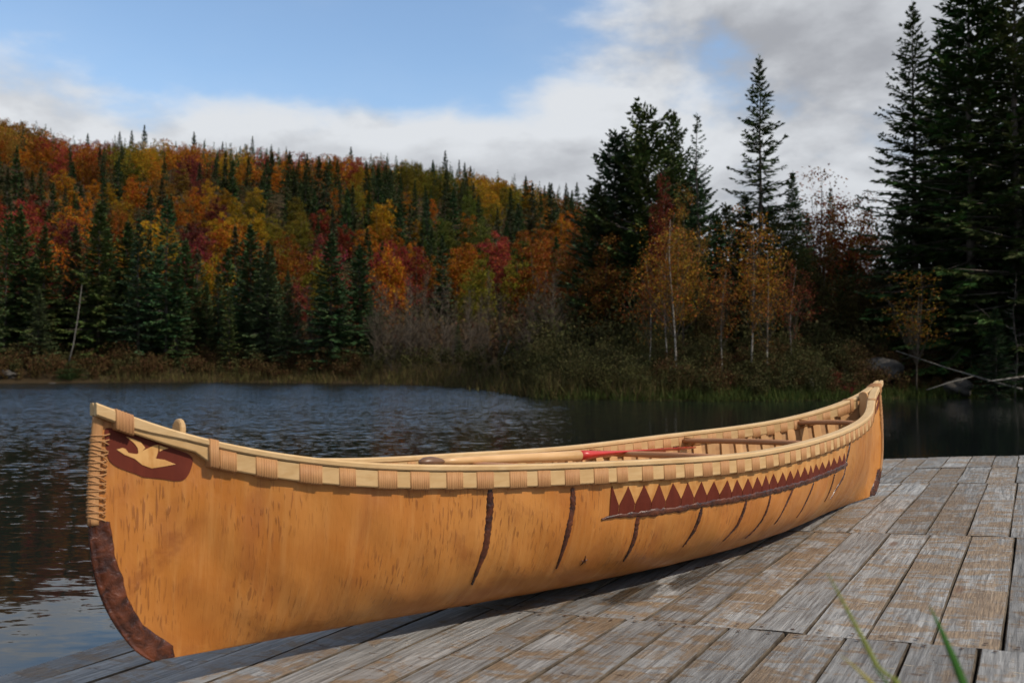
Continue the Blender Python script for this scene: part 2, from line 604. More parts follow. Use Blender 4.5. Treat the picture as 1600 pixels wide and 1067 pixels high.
t = material('rock', 0.9, 0.2)
co = tcoord(t)
n = t.noise(co, 2.5, 6, 0.65)
t.put(t.b.inputs['Base Color'], t.mix(n, (0.028, 0.026, 0.024), (0.085, 0.077, 0.069)))
t.put(t.b.inputs['Normal'], t.bump(n, 0.7, 0.1))
M['rock'] = t.m

t = material('forest_floor', 0.95, 0.1)
co = tcoord(t)
n = t.noise(co, 0.6, 7, 0.65)
t.put(t.b.inputs['Base Color'], t.mix(n, (0.022, 0.018, 0.010), (0.065, 0.040, 0.018)))
t.put(t.b.inputs['Normal'], t.bump(t.noise(co, 3, 6, 0.7), 0.8, 0.3))
M['floor'] = t.m

# lake water
t = material('water', 0.03, 0.5)
t.b.inputs['Base Color'].default_value = (0.006, 0.008, 0.008, 1)
t.b.inputs['IOR'].default_value = 1.333
co = tcoord(t)
sp = t.node('ShaderNodeSeparateXYZ')
t.put(sp.inputs[0], co)
rr = t.math('SQRT', t.math('ADD', t.math('MULTIPLY', sp.outputs[0], sp.outputs[0]), t.math('MULTIPLY', sp.outputs[1], sp.outputs[1])))
azw = t.math('ARCTAN2', sp.outputs[0], sp.outputs[1])
# open water is ruffled by the wind, the lee of the wooded point and the dock stays calm
gust = t.rng(t.noise(t.map(co, scale=(0.035, 0.11, 1)), 1.0, 3, 0.5), 0.3, 0.65, 0.75, 1.15)
lee = t.rng(t.math('ADD', azw, t.math('MULTIPLY', t.noise(co, 0.2, 2, 0.5), 0.1)), -0.30, 0.36, 1.0, 0.10)
near = t.math('ADD', t.rng(rr, 4.0, 12.0, 0.08, 0.5), t.rng(rr, 10.0, 26.0, 0.0, 1.0))
amp = t.math('MULTIPLY', t.math('MULTIPLY', gust, lee), near)
def slope_noise(scale, detail, rot, loc=(0, 0, 0)):
    col = t.noise(t.map(co, scale=scale, rot=(0, 0, rot), loc=loc), 1.0, detail, 0.6, 0.3, out='Color')
    v = t.n.new('ShaderNodeVectorMath')
    v.operation = 'SUBTRACT'
    t.put(v.inputs[0], col)
    v.inputs[1].default_value = (0.5, 0.5, 0.5)
    return v.outputs[0]


def vscale(a, k):
    v = t.n.new('ShaderNodeVectorMath')
    v.operation = 'MULTIPLY'
    t.put(v.inputs[0], a)
    v.inputs[1].default_value = k
    return v.outputs[0]


sl = vadd(t, vscale(slope_noise((6.0, 17.0, 1), 3, rad(6)), (0.34, 1.05, 0)), vscale(slope_noise((2.2, 6.5, 1), 2, rad(-5), (7, 3, 0)), (0.10, 0.36, 0)))
sl = vadd(t, sl, vscale(slope_noise((10, 24, 1), 2, rad(15), (2, 9, 0)), (0.22, 0.45, 0)))
vs_ = t.n.new('ShaderNodeVectorMath')
vs_.operation = 'SCALE'
t.put(vs_.inputs[0], sl)
t.put(vs_.inputs['Scale'], amp)
# short wind waves run towards this shore: their steeper faces lean this way
tilt = t.n.new('ShaderNodeCombineXYZ')
t.put(tilt.inputs[1], t.math('MULTIPLY', amp, -0.07))
nv_ = t.n.new('ShaderNodeVectorMath')
nv_.operation = 'NORMALIZE'
t.put(nv_.inputs[0], vadd(t, vadd(t, vs_.outputs[0], tilt.outputs[0]), (0, 0, 1)))
t.put(t.b.inputs['Normal'], nv_.outputs[0])
M['water'] = t.m

# ------------------------------------------------------------------ photograph helpers: a bearing/elevation of the eye -> world
def ray(px, py):
    x, y = (px - 800) / FPX, (py - 533.5) / FPX
    cp, spi = math.cos(PITCH), math.sin(PITCH)
    return Vector((x, cp + y * spi, spi - y * cp))


def bearing(px):
    return math.atan2((px - 800) / FPX, 1.0)


def at_depth(px, py, Y):
    d = ray(px, py)
    return Vector((0, 0, CAMZ)) + d * (Y / d.y)


# ------------------------------------------------------------------ terrain and lake
SHORE_PX = [(-900, 600), (-300, 600), (0, 599), (300, 597), (560, 599), (690, 603), (770, 609), (815, 616), (850, 623), (1000, 626),
            (1200, 627), (1350, 625), (1420, 622), (1600, 620), (2100, 640), (3000, 680)]
RIDGE_PX = [(-900, 190), (-300, 190), (0, 200), (60, 214), (110, 236), (160, 236), (250, 236), (400, 250), (550, 262), (640, 270), (760, 290), (850, 312),
            (930, 336), (1040, 372), (1250, 400), (1600, 420), (3000, 430)]
_sb = np.array([bearing(x) for x, y in SHORE_PX])
_sr = np.array([CAMZ * FPX / (y - 570) / math.cos(bearing(x)) for x, y in SHORE_PX])
_rb = np.array([bearing(x) for x, y in RIDGE_PX])
_re = np.array([(570 - y) / FPX * math.cos(bearing(x)) for x, y in RIDGE_PX])
RIDGE_R = 285.0


def shore_r(phi):
    return np.interp(phi, _sb, _sr)


def sstep(x, a, b):
    u = np.clip((x - a) / (b - a), 0, 1)
    return u * u * (3 - 2 * u)


def ground(phi, r):
    phi = np.asarray(phi, float)
    r = np.asarray(r, float)
    R = shore_r(phi)
    d = r - R
    wob = 0.35 * np.sin(r * 0.31 + phi * 17) + 0.25 * np.sin(phi * 55 + r * 0.11)
    bank = np.where(d < 0, np.maximum(d * 0.25, -1.5), 0.9 * sstep(d, 0, 4.0) + 0.035 * np.maximum(d - 3, 0) + 0.3 * wob * sstep(d, 2, 8))
    ridge = CAMZ + np.interp(phi, _rb, _re) * RIDGE_R - 6.0
    k0 = np.maximum(R + 12, 64)
    u = np.clip((r - k0) / (RIDGE_R - k0), 0, 1)
    hill = np.maximum(ridge - bank, 0) * (0.35 * u + 0.65 * u * u * (3 - 2 * u)) - np.maximum(r - RIDGE_R - 25, 0) * 0.10
    hill = np.maximum(hill, 0)
    front = sstep(np.cos(phi), -0.2, 0.35)
    z = bank + hill * front
    y = r * np.cos(phi)
    near = 0.30 * (1 - sstep(y, 0.35, 1.0)) - 1.5 * sstep(y, 0.6, 2.6) + 0.05 * np.maximum(-y - 3, 0)
    back = 0.30 + 0.04 * np.minimum(r, 60)
    wgt = sstep(np.cos(phi), -0.05, 0.15)
    return np.where(r < 6, np.maximum(near, -1.5), np.where(d < 0, np.maximum(bank, np.where(y < 0.5, near, -1.5)), z * wgt + np.maximum(z, near) * (1 - wgt)))


nphi = 480
rs = np.concatenate([np.linspace(0.05, 6, 20), np.geomspace(6.5, 900, 170)])
ph = np.linspace(-math.pi, math.pi, nphi, endpoint=False)
PH, RR = np.meshgrid(ph, rs)
ZZ = ground(PH, RR)
V = np.stack([RR * np.sin(PH), RR * np.cos(PH), ZZ], -1).reshape(-1, 3)
i, j = np.meshgrid(np.arange(len(rs) - 1), np.arange(nphi), indexing='ij')
jn = (j + 1) % nphi
F = np.stack([i * nphi + j, (i + 1) * nphi + j, (i + 1) * nphi + jn, i * nphi + jn], -1).reshape(-1, 4)
terr = link('terrain', mesh_fast('terrain', V, F, True), None, M['floor'])
tag(terr, 'dark forest floor of the lakeshore and the wooded hill', kind='structure')

V = [(-260, -60, 0), (260, -60, 0), (260, 130, 0), (-260, 130, 0)]
wat = link('lake_water', mesh_from('lake_water', V, [(0, 1, 2, 3)]), None, M['water'])
tag(wat, 'dark rippled lake water', kind='structure')

# ------------------------------------------------------------------ dock frame (the dock leans a little towards the lake)
HD = 0.64
CP, SPI = math.cos(PITCH), math.sin(PITCH)


def cam2world(v):
    return Vector((v[0], v[1] * SPI + v[2] * CP, -v[1] * CP + v[2] * SPI))


e1 = cam2world((0.50620943, 0.02132384, 0.86214692)).normalized()
nn = cam2world((-0.05816458, -0.99657385, 0.0588)).normalized()
e2 = nn.cross(e1).normalized()
org = Vector((0, 0, CAMZ)) - nn * HD
MD = Matrix(((e1.x, e2.x, nn.x, org.x), (e1.y, e2.y, nn.y, org.y), (e1.z, e2.z, nn.z, org.z), (0, 0, 0, 1)))

dock = link('dock', None, mw=MD)
tag(dock, 'weathered grey wooden plank dock under the bark canoe', 'dock')

UW = 0.2264 * HD


def plank_mesh(a0a, a1a, a0b, a1b, b0, b1, seed):
    """board from b0 to b1; ends run from (a0a..a1a) on the b0 edge to (a0b..a1b) on the b1 edge"""
    rg = random.Random(seed)
    n = 10
    th = 0.038
    ch = 0.0032
    zc = rg.uniform(-0.0012, 0.0012)
    tilt = rg.uniform(-0.0008, 0.0008)
    p1, p2, p3 = rg.uniform(0, 6), rg.uniform(0, 6), rg.uniform(0, 6)
    cup = rg.uniform(-0.001, 0.002)
    R = []
    for k in range(n + 1):
        u = k / n
        aA = a0a + (a1a - a0a) * u
        aB = a0b + (a1b - a0b) * u
        w1 = 0.0014 * math.sin(3 * u * 2 + p1) + rg.uniform(-.0006, .0006)
        w2 = 0.0014 * math.sin(4 * u * 2 + p2) + rg.uniform(-.0006, .0006)
        bA, bB = b0 + w1, b1 + w2
        zz = zc + 0.0014 * math.sin(u * 7 + p3)

        def P(f, z):
            b = bA + (bB - bA) * f
            return (aA + (aB - aA) * f, b, z)
        fch = 0.0030 / (bB - bA)
        R.append([P(0, -th), P(0, zz - ch - tilt), P(fch, zz - tilt), P(0.33, zz - tilt / 3 + cup * .8), P(0.67, zz + tilt / 3 + cup * .8),
                  P(1 - fch, zz + tilt), P(1, zz - ch + tilt), P(1, -th)])
    me = rings('plank', R, smooth=False)
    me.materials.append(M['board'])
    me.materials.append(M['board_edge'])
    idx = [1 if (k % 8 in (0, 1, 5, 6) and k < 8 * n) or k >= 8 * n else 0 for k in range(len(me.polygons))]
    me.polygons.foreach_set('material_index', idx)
    return me


ROWS = [(lambda b: 1.02, lambda b: 3.61 * HD, 0.030), (lambda b: 3.61 * HD, lambda b: 6.0 * HD, 0.186), (lambda b: 6.0 * HD, lambda b: 8.73 * HD, 0.2165),
        (lambda b: 8.73 * HD, lambda b: (10.15 - 0.119 * b / HD) * HD, 0.235), (lambda b: (10.15 - 0.119 * b / HD) * HD, lambda b: (11.42 - 0.152 * b / HD) * HD, 0.245)]
nails = MB()
pk = 0
for ri, (fa, fb, off) in enumerate(ROWS):
    b = (off - 0.2264 * 8) * HD
    rg = random.Random(40 + ri)
    while b < 3.60 * HD:
        wdt = UW * (1 + rg.uniform(-0.02, 0.02))
        k = round((b / HD - off) / 0.2264)
        b = (off + k * 0.2264) * HD
        b1 = b + UW
        if b1 > 3.60 * HD:
            b1 = 3.655 * HD
        gap = rg.choice((0.002, 0.003, 0.004, 0.006)) if ri != 0 else rg.choice((0.002, 0.003, 0.005, 0.007))
        c0, c1 = b + gap * 0.5, b1 - gap * 0.5
        e0, e1_ = rg.uniform(0.0005, 0.0025), rg.uniform(0.0005, 0.0025)
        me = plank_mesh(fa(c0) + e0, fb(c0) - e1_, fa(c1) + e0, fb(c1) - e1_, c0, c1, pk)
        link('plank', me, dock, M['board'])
        for ee, s in ((fa, 1), (fb, -1)):
            for f in (0.22, 0.78):
                bb = c0 + (c1 - c0) * f
                aa = ee(bb) + s * rg.uniform(0.022, 0.034)
                V = [(aa + 0.0056 * math.cos(q), bb + 0.0056 * math.sin(q), 0.0042) for q in np.linspace(0, 2 * math.pi, 7)[:-1]]
                nails.add(V, [tuple(range(6))])
        pk += 1
        b = b1
        if b1 >= 3.60 * HD:
            break
nl = nails.build('nail_heads', M['iron'], dock)
nl['kind'] = 'stuff'
for a in (1.06, 3.61 * HD, 4.8 * HD, 6.0 * HD, 7.4 * HD, 8.73 * HD, 9.9 * HD):
    m = MB()
    m.box((a, 0.66, -0.108), (0.045, 3.3, 0.14))
    m.build('joist', M['joist_wood'], dock)
for a in (1.3, 3.7, 5.9):
    for b in (2.25, 0.2, -0.9):
        m = MB()
        zb = -1.9
        m.tube([(a + 0.075, b, -0.04), (a + 0.075, b, -0.6), (a + 0.075, b, zb)], [0.05, 0.05, 0.05], 10)
        m.build('post', M['joist_wood'], dock)

# ------------------------------------------------------------------ birch-bark canoe
P_CA, P_CB, P_TH, LEN, ROLL, PIT, PZ = 3.1243, 1.27288, -0.27491, 3.94545, 0.02543, -0.01891, 0.0135
TK = [0, .3, .6, .8, .93, 1]
WK = [0.41052, 0.36333, 0.23422, 0.12275, 0.02795, 0.0]
SK = [0.38764, 0.40256, 0.43024, 0.48193, 0.55724, 0.61584]
VK = [0, .12, .3, .55, 1]
STK = [0.12983, 0.06517, 0.01492, -0.00683, 0.00624]
N0, N1, ROCK = 2.85, 1.28221, 0.03743
LH = LEN / 2


class Spline:
    def __init__(self, xk, yk, d0):
        xk = np.array(xk, float)
        yk = np.array(yk, float)
        n = len(xk)
        h = np.diff(xk)
        A = np.zeros((n, n))
        r = np.zeros(n)
        A[0, 0] = 2 * h[0]
        A[0, 1] = h[0]
        r[0] = 6 * ((yk[1] - yk[0]) / h[0] - d0)
        for i in range(1, n - 1):
            A[i, i - 1] = h[i - 1]
            A[i, i] = 2 * (h[i - 1] + h[i])
            A[i, i + 1] = h[i]
            r[i] = 6 * ((yk[i + 1] - yk[i]) / h[i] - (yk[i] - yk[i - 1]) / h[i - 1])
        A[-1, -1] = 1
        self.M = np.linalg.solve(A, r)
        self.x, self.y = xk, yk

    def __call__(self, x):
        xk, yk, Mm = self.x, self.y, self.M
        x = np.asarray(x, float)
        i = np.clip(np.searchsorted(xk, x) - 1, 0, len(xk) - 2)
        a = xk[i]
        b = xk[i + 1]
        h = b - a
        return Mm[i] * (b - x) ** 3 / (6 * h) + Mm[i + 1] * (x - a) ** 3 / (6 * h) + (yk[i] / h - Mm[i] * h / 6) * (b - x) + (yk[i + 1] / h - Mm[i + 1] * h / 6) * (x - a)


_ws = Spline(TK, WK, 0)
_ss = Spline(TK, SK, 0)
_st = Spline(VK, STK, (STK[1] - STK[0]) / .12 * 1.6)


def width(t):
    return np.maximum(_ws(np.abs(t)), 0)


def sheer(t):
    return _ss(np.abs(t))


def hull_swz(t, v):
    t = np.asarray(t, float)
    v = np.asarray(v, float)
    s = t * (LH - _st(v))
    zs = sheer(s / LH)
    k = ROCK * np.abs(t) ** 3
    z = k + (zs - k) * v
    n = N0 - (N0 - N1) * np.abs(t) ** 2 + 0 * v
    sec = (1 - (1 - v) ** n) ** (1 / n)
    w = width(np.abs(t) + 0 * v) * sec
    # gentle unevenness of the hand-shaped bark
    env = np.clip(w / 0.05, 0, 1) * np.clip((1 - v) / 0.15, 0, 1)
    w = w + env * (0.0022 * np.sin(t * 23 + v * 5) * np.sin(v * 9 + t * 6) + 0.0016 * np.sin(t * 61 + 2 * v + 1.3) * np.sin(v * 14 + 0.7) + 0.0012 * np.sin(t * 104 + v * 3))
    return s, w, z


def hull_pt(t, v, off=0.0, side=1):
    """canoe-local point on the bark; side +1 is the side facing the camera (local -y)"""
    t = np.asarray(t, float)
    v = np.asarray(v, float)
    s, w, z = hull_swz(t, v)
    P = np.stack(np.broadcast_arrays(s, -w, z), -1)
    if np.any(off):
        e = 1e-3
        t0, t1 = np.clip(t - e, -1, 1), np.clip(t + e, -1, 1)
        v0, v1 = np.clip(v - e, 0.0005, 1), np.clip(v + e, 0.0005, 1)
        a = hull_swz(t1, v)
        b = hull_swz(t0, v)
        dt = np.stack(np.broadcast_arrays(a[0] - b[0], b[1] - a[1], a[2] - b[2]), -1)
        a = hull_swz(t, v1)
        b = hull_swz(t, v0)
        dv = np.stack(np.broadcast_arrays(a[0] - b[0], b[1] - a[1], a[2] - b[2]), -1)
        N = np.cross(dt, dv)
        ln = np.linalg.norm(N, axis=-1, keepdims=True)
        N = N / np.maximum(ln, 1e-12)
        P = P + N * np.asarray(off)[..., None]
        if np.all(np.asarray(off) < 0):          # inner layers never cross the middle line
            P[..., 1] = np.minimum(P[..., 1], -0.0004)
    if side < 0:
        P = P * np.array([1, -1, 1])
    return P


MC = MD @ Matrix.Translation((P_CA, P_CB, PZ)) @ Matrix.Rotation(P_TH, 4, 'Z') @ Matrix.Rotation(-PIT, 4, 'Y') @ Matrix.Rotation(ROLL, 4, 'X')
canoe = link('canoe', None, mw=MC)
tag(canoe, 'amber birch-bark canoe with lashed gunwales and red triangle ornament, resting on the dock', 'canoe')

NTT, NVV = 260, 44
tg = np.sin(np.linspace(-math.pi / 2, math.pi / 2, NTT)) * 0.35 + np.linspace(-1, 1, NTT) * 0.65
vg = 1 - np.cos(np.linspace(0, math.pi / 2, NVV))
Tm, Vm = np.meshgrid(tg, vg, indexing='ij')


def shell(name, off, mat, parent, vmax=1.0, flip=False, trim=1.0):
    T2, V2 = Tm * trim, Vm * vmax
    A = hull_pt(T2, V2, np.full(T2.shape, off), 1)
    B = A * np.array([1, -1, 1])
    Vv = np.concatenate([A.reshape(-1, 3), B.reshape(-1, 3)])
    i, j = np.meshgrid(np.arange(NTT - 1), np.arange(NVV - 1), indexing='ij')
    q = np.stack([i * NVV + j, (i + 1) * NVV + j, (i + 1) * NVV + j + 1, i * NVV + j + 1], -1).reshape(-1, 4)
    q2 = q[:, ::-1] + NTT * NVV
    me = mesh_fast(name, Vv, np.concatenate([q, q2]), True)
    # uv in metres: along the hull, and up the side
    d = np.linalg.norm(np.diff(A, axis=1), axis=-1)
    arc = np.concatenate([np.zeros((NTT, 1)), np.cumsum(d, 1)], 1)
    uvA = np.stack([A[..., 0], arc], -1).reshape(-1, 2)
    uvB = np.stack([A[..., 0] + 9.0, arc], -1).reshape(-1, 2)
    uv = np.concatenate([uvA, uvB]).astype(np.float32)
    lay = me.uv_layers.new(name='UVMap')
    idx = np.empty(len(me.loops), np.int32)
    me.loops.foreach_get('vertex_index', idx)
    lay.data.foreach_set('uv', uv[idx].ravel())
    return link(name, me, parent, mat)


hull = shell('hull', 0.0, M['bark'], canoe)
hull['label'] = 'amber birch bark skin'
shell('sheathing', -0.0055, M['sheathing'], canoe, vmax=0.985, trim=0.915)

# ribs
for k in range(41):
    tc_ = -0.86 + 1.72 * k / 40
    hw = 0.023 / LH
    vv = np.concatenate([1 - np.cos(np.linspace(0.0, math.pi / 2 * 0.985, 22))])
    R = []
    for side, seq in ((1, vv[::-1]), (-1, vv[1:])):
        for v in seq:
            ring = []
            for dt, off in ((-hw, -0.0075), (hw, -0.0075), (hw, -0.0150), (-hw, -0.0150)):
                ring.append(hull_pt(tc_ + dt, v * 0.985 + 0.002, np.array(off), side))
            R.append(ring)
    link('rib', rings('rib', R, smooth=False), canoe, M['cedar_rib'])


def rail(name, t0, t1, n, prof, mat, parent, side):
    """prof(t) -> list of (w, z) points of the rail's section around the sheer line"""
    R = []
    for t in np.linspace(t0, t1, n):
        R.append([(t * LH, -side * w, z) for w, z in prof(t)])
    return link(name, rings(name, R, smooth=False), parent, mat)


def cap_prof(t):
    w, z = float(width(t)), float(sheer(t))
    wi, wo = max(w - 0.020, 0.0012), w + 0.021
    c = min(0.004, (wo - wi) * 0.25)
    g = 0.012 * float(sstep(abs(t), 0.90, 0.97))
    zb, zt = z - 0.010 - g, z + 0.007
    return [(wo - c, zb), (wo, zb + c), (wo, zt - c), (wo - c, zt), (wi + c, zt), (wi, zt - c), (wi, zb + c), (wi + c, zb)]


def out_prof(t):
    w, z = float(width(t)), float(sheer(t))
    h = 0.054 - 0.023 * float(sstep(abs(t), 0.875, 0.90))
    g = 0.0015
    return [(w + 0.003, z - h), (w + 0.0135, z - h), (w + 0.0155, z - h + 0.003), (w + 0.0155, z - 0.0105 - g), (w + 0.003, z - 0.0105 - g)]


def in_prof(t):
    w, z = float(width(t)), float(sheer(t))
    return [(w - 0.005, z - 0.050), (w - 0.005, z - 0.0105), (w - 0.0185, z - 0.0105), (w - 0.0185, z - 0.047), (w - 0.016, z - 0.050)]


def lash_mesh(t0, t1, wo, wi, zt, zb, wraps=10, bump=0.0013):
    R = []
    n = wraps * 4
    for k in range(n + 1):
        u = k / n
        t = t0 + (t1 - t0) * u
        w, z = float(width(t)), float(sheer(t))
        e = bump * abs(math.sin(math.pi * u * wraps)) - 0.0004 + random.uniform(-0.0003, 0.0003)
        if k in (0, n):
            e -= 0.002
        a, b, tp, bt = w + wo + e, w - wi - e, z - zt + e * .2, z - zb - e
        b = max(b, 0.0005) if wi > 0 else b
        c = 0.004
        R.append([(t * LH, -(a - c), bt), (t * LH, -a, bt + c), (t * LH, -a, tp), (t * LH, -b, tp), (t * LH, -b, bt + c), (t * LH, -(b + c), bt)])
    return rings('lashing', R, smooth=True)


def mirror_mesh(me):
    m2 = me.copy()
    m2.transform(Matrix.Diagonal((1, -1, 1, 1)))
    m2.flip_normals()
    return m2


for side in (1, -1):
    rail('gunwale_cap', -1.002, 1.002, 150, cap_prof, M['cedar_cap'], canoe, side)
    ow = rail('outwale', -0.978, 0.978, 150, out_prof, M['cedar'], canoe, side)
    rail('inwale', -0.90, 0.90, 120, in_prof, M['cedar'], canoe, side)
    for k in range(37):
        t0 = -0.8345 + 0.04645 * k
        dt = 0.0245 + 0.0022 * math.sin(k * 2.1) + random.uniform(-0.002, 0.002)
        t0 += random.uniform(-0.0022, 0.0022)
        me = lash_mesh(t0, t0 + dt, 0.0175, 0.0205, 0.0112, 0.0575, 9)
        if side < 0:
            me = mirror_mesh(me)
        link('lashing', me, ow, M['root'])
    for (t0, t1) in ((-0.874, -0.856), (0.856, 0.874)):
        me = lash_mesh(t0, t1, 0.0175, 0.0205, 0.0112, 0.0575, 9)
        link('lashing', me if side > 0 else mirror_mesh(me), ow, M['root'])
    for (t0, t1) in ((-0.8855, -0.8755), (0.8755, 0.8855)):   # turns over the cap
        me = lash_mesh(t0, t1, 0.0230, 0.0225, -0.0085, 0.0575, 4)
        link('lashing', me if side > 0 else mirror_mesh(me), ow, M['root'])

# bindings round both caps at the tips
for s in (-1, 1):
    R = []
    wr = 6
    for k in range(wr * 4 + 1):
        u = k / (wr * 4)
        t = s * (0.9635 + 0.0195 * u)
        w, z = float(width(t)), float(sheer(t))
        e = 0.0013 * abs(math.sin(math.pi * u * wr)) + (-0.002 if k in (0, wr * 4) else 0)
        a = w + 0.0222 + e
        tp, bt = z + 0.0085 + e, z - 0.036 - e
        R.append([(t * LH, -a + 0.003, bt), (t * LH, -a, bt + 0.003), (t * LH, -a, tp - 0.003), (t * LH, -a + 0.003, tp),
                  (t * LH, a - 0.003, tp), (t * LH, a, tp - 0.003), (t * LH, a, bt + 0.003), (t * LH, a - 0.003, bt)])
    link('tip_binding', rings('tip_binding', R), canoe, M['root'])

# stem battens, stitches and pitched cutwater at both ends
for s in (-1, 1):
    R = []
    for v in np.linspace(0.55 if s < 0 else 0.20, 0.965, 26):
        p = hull_pt(s * 1.0, v, np.array(0.0))
        x = p[0] + s * 0.004
        R.append([(x + s * 0.005, -0.004, p[2]), (x + s * 0.005, 0.004, p[2]), (x - s * 0.004, 0.0062, p[2]), (x - s * 0.016, 0.0072, p[2]),
                  (x - s * 0.016, -0.0072, p[2]), (x - s * 0.004, -0.0062, p[2])])
    batten = link('stem_batten', rings('stem_batten', R, smooth=True), canoe, M['root'])
    nst = 24
    for k in range(nst):
        va = 0.585 + (0.895 - 0.585) * k / (nst - 1) + random.uniform(-.004, .004)
        vb = va + 0.020 * (1 if k % 2 else -1) * random.uniform(0.1, 1.3)
        for side in (1, -1):
            a = hull_pt(s * 1.0, va, np.array(0.0))
            p0 = hull_pt(s * 0.9865, vb, np.array(0.001), 1)
            p1 = hull_pt(s * 0.9865, vb, np.array(0.004), 1)
            p2 = hull_pt(s * 0.991, (va + vb) / 2, np.array(0.0062), 1)
            P = [p0, p1, p2, (a[0] + s * 0.006, -0.0065, a[2]), (a[0] + s * 0.0115, 0.0, a[2])]
            m = MB()
            m.tube([(q[0], q[1] * side, q[2]) for q in P], [0.0012, 0.0015, 0.0018, 0.0018, 0.0016], 6)
            m.build('stitch', M['root'], batten, True)
    # pitch
    vin = [0, .058, .079, .162, .25, .362, .45, .567, .59]
    tin = [.974, .9575, .96, .9725, .975, .9742, .9783, .9808, .982]
    nv_, nu_ = 60, 10
    R = []
    for v in np.linspace(0.0, 0.575 if s < 0 else 0.24, nv_):
        ti = np.interp(v, vin, tin) + 0.0004 * math.sin(v * 47) + 0.0003 * math.sin(v * 113 + 1)
        row = []
        us = np.linspace(0, 1, nu_)
        for u in us:
            tt = ti + (1.0 - ti) * u
            lump = 0.0014 * math.sin(v * 43 + u * 5 + 2 * math.sin(v * 17)) * math.sin(u * 4 + v * 29) + 0.0007 * math.sin(v * 120 + u * 14) + random.uniform(-0.0006, 0.0006)
            off = 0.0005 if u == 0 else 0.0048 + lump
            row.append(hull_pt(s * tt, max(v, 0.004), np.array(off * min(1, 2.2 * (1 - u) + 0.5))))
        a = row[-1]
        tipz = hull_pt(s * 1.0, max(v, 0.004), np.array(0.0))
        k = (v + 0.0) / 0.575
        dirx, dirz = s * math.sin(min(1, k * 1.6) * math.pi / 2), -math.cos(min(1, k * 1.6) * math.pi / 2)
        mid = (tipz[0] + dirx * 0.008, 0.0, tipz[2] + dirz * 0.005)
        full = [tuple(q) for q in row] + [(tipz[0] + dirx * .006, -0.006, tipz[2] + dirz * .004), mid, (tipz[0] + dirx * .006, 0.006, tipz[2] + dirz * .004)] + [(q[0], -q[1], q[2]) for q in row[::-1]]
        R.append(full)
    link('pitched_cutwater', rings('pitched_cutwater', R, closed=False, caps=False), canoe, M['pitch'])


def smooth_poly(poly, it=2):
    for _ in range(it):
        out = []
        for k in range(len(poly)):
            a, b = poly[k], poly[(k + 1) % len(poly)]
            out.append((a[0] * .75 + b[0] * .25, a[1] * .75 + b[1] * .25))
            out.append((a[0] * .25 + b[0] * .75, a[1] * .25 + b[1] * .75))
        poly = out
    return poly


def surf_poly(name, poly, off, mat, parent, cut=(0.012, 0.05), thick=0.0012, side=1, mirror=False):
    """a thin patch cut from bark: polygon in (t, v), cut finely so that it hugs the hull"""
    bm = bmesh.new()
    vs = [bm.verts.new((tt, v, 0)) for tt, v in poly]
    bm.faces.new(vs)
    bmesh.ops.triangulate(bm, faces=bm.faces[:])
    ts = [p[0] for p in poly]
    vsv = [p[1] for p in poly]
    x = math.floor(min(ts) / cut[0]) * cut[0]
    while x < max(ts):
        bmesh.ops.bisect_plane(bm, geom=bm.verts[:] + bm.edges[:] + bm.faces[:], plane_co=(x, 0, 0), plane_no=(1, 0, 0))
        x += cut[0]
    y = math.floor(min(vsv) / cut[1]) * cut[1]
    while y < max(vsv):
        bmesh.ops.bisect_plane(bm, geom=bm.verts[:] + bm.edges[:] + bm.faces[:], plane_co=(0, y, 0), plane_no=(0, 1, 0))
        y += cut[1]
    rim = {v for e in bm.edges if len(e.link_faces) == 1 for v in e.verts}
    ext = bmesh.ops.extrude_edge_only(bm, edges=[e for e in bm.edges if len(e.link_faces) == 1])
    low = {v for v in ext['geom'] if isinstance(v, bmesh.types.BMVert)}
    for v in bm.verts:
        o = off if v not in low else -0.001
        tt = -v.co.x if mirror else v.co.x
        v.co = hull_pt(tt, v.co.y, np.array(o), side)
    bmesh.ops.recalc_face_normals(bm, faces=bm.faces[:])
    me = bpy.data.meshes.new(name)
    bm.to_mesh(me)
    bm.free()
    return link(name, me, parent, mat)


PANEL = [(-0.9925, 0.935), (-0.99, 0.883), (-0.9875, 0.829), (-0.9833, 0.804), (-0.9758, 0.792), (-0.9642, 0.788), (-0.9533, 0.783), (-0.9458, 0.778),
         (-0.9383, 0.790), (-0.9275, 0.790), (-0.9125, 0.794), (-0.905, 0.812), (-0.9, 0.862), (-0.8983, 0.925), (-0.92, 0.935), (-0.94, 0.942), (-0.965, 0.945), (-0.9792, 0.942)]
BODY = [(-0.9783, 0.862), (-0.9758, 0.867), (-0.9725, 0.875), (-0.9692, 0.875), (-0.9658, 0.862), (-0.9575, 0.867), (-0.9492, 0.896), (-0.94, 0.925), (-0.9358, 0.933),
        (-0.9358, 0.9), (-0.9375, 0.871), (-0.9283, 0.875), (-0.9167, 0.867), (-0.9283, 0.846), (-0.9408, 0.825), (-0.9508, 0.829), (-0.9592, 0.846), (-0.9692, 0.85), (-0.9725, 0.854)]
WING = [(-0.97, 0.925), (-0.9625, 0.925), (-0.9542, 0.921), (-0.9492, 0.904), (-0.9517, 0.888), (-0.9558, 0.873), (-0.9567, 0.892), (-0.9608, 0.908)]
WING2 = [(-0.935, 0.932), (-0.925, 0.929), (-0.9308, 0.917), (-0.9342, 0.904)]
for mir in (False, True):
    pn = surf_poly('bark_panel', smooth_poly(PANEL), 0.0018, M['red_bark'], canoe, (0.006, 0.02), mirror=mir)
    pn['label'] = 'dark red bark panel with a flying goose'
    surf_poly('goose_body', BODY, 0.0030, M['pale_bark'], pn, (0.006, 0.02), mirror=mir)
    surf_poly('goose_wing', WING, 0.0030, M['pale_bark'], pn, (0.006, 0.02), mirror=mir)
    surf_poly('goose_wing', WING2, 0.0030, M['pale_bark'], pn, (0.006, 0.02), mirror=mir)


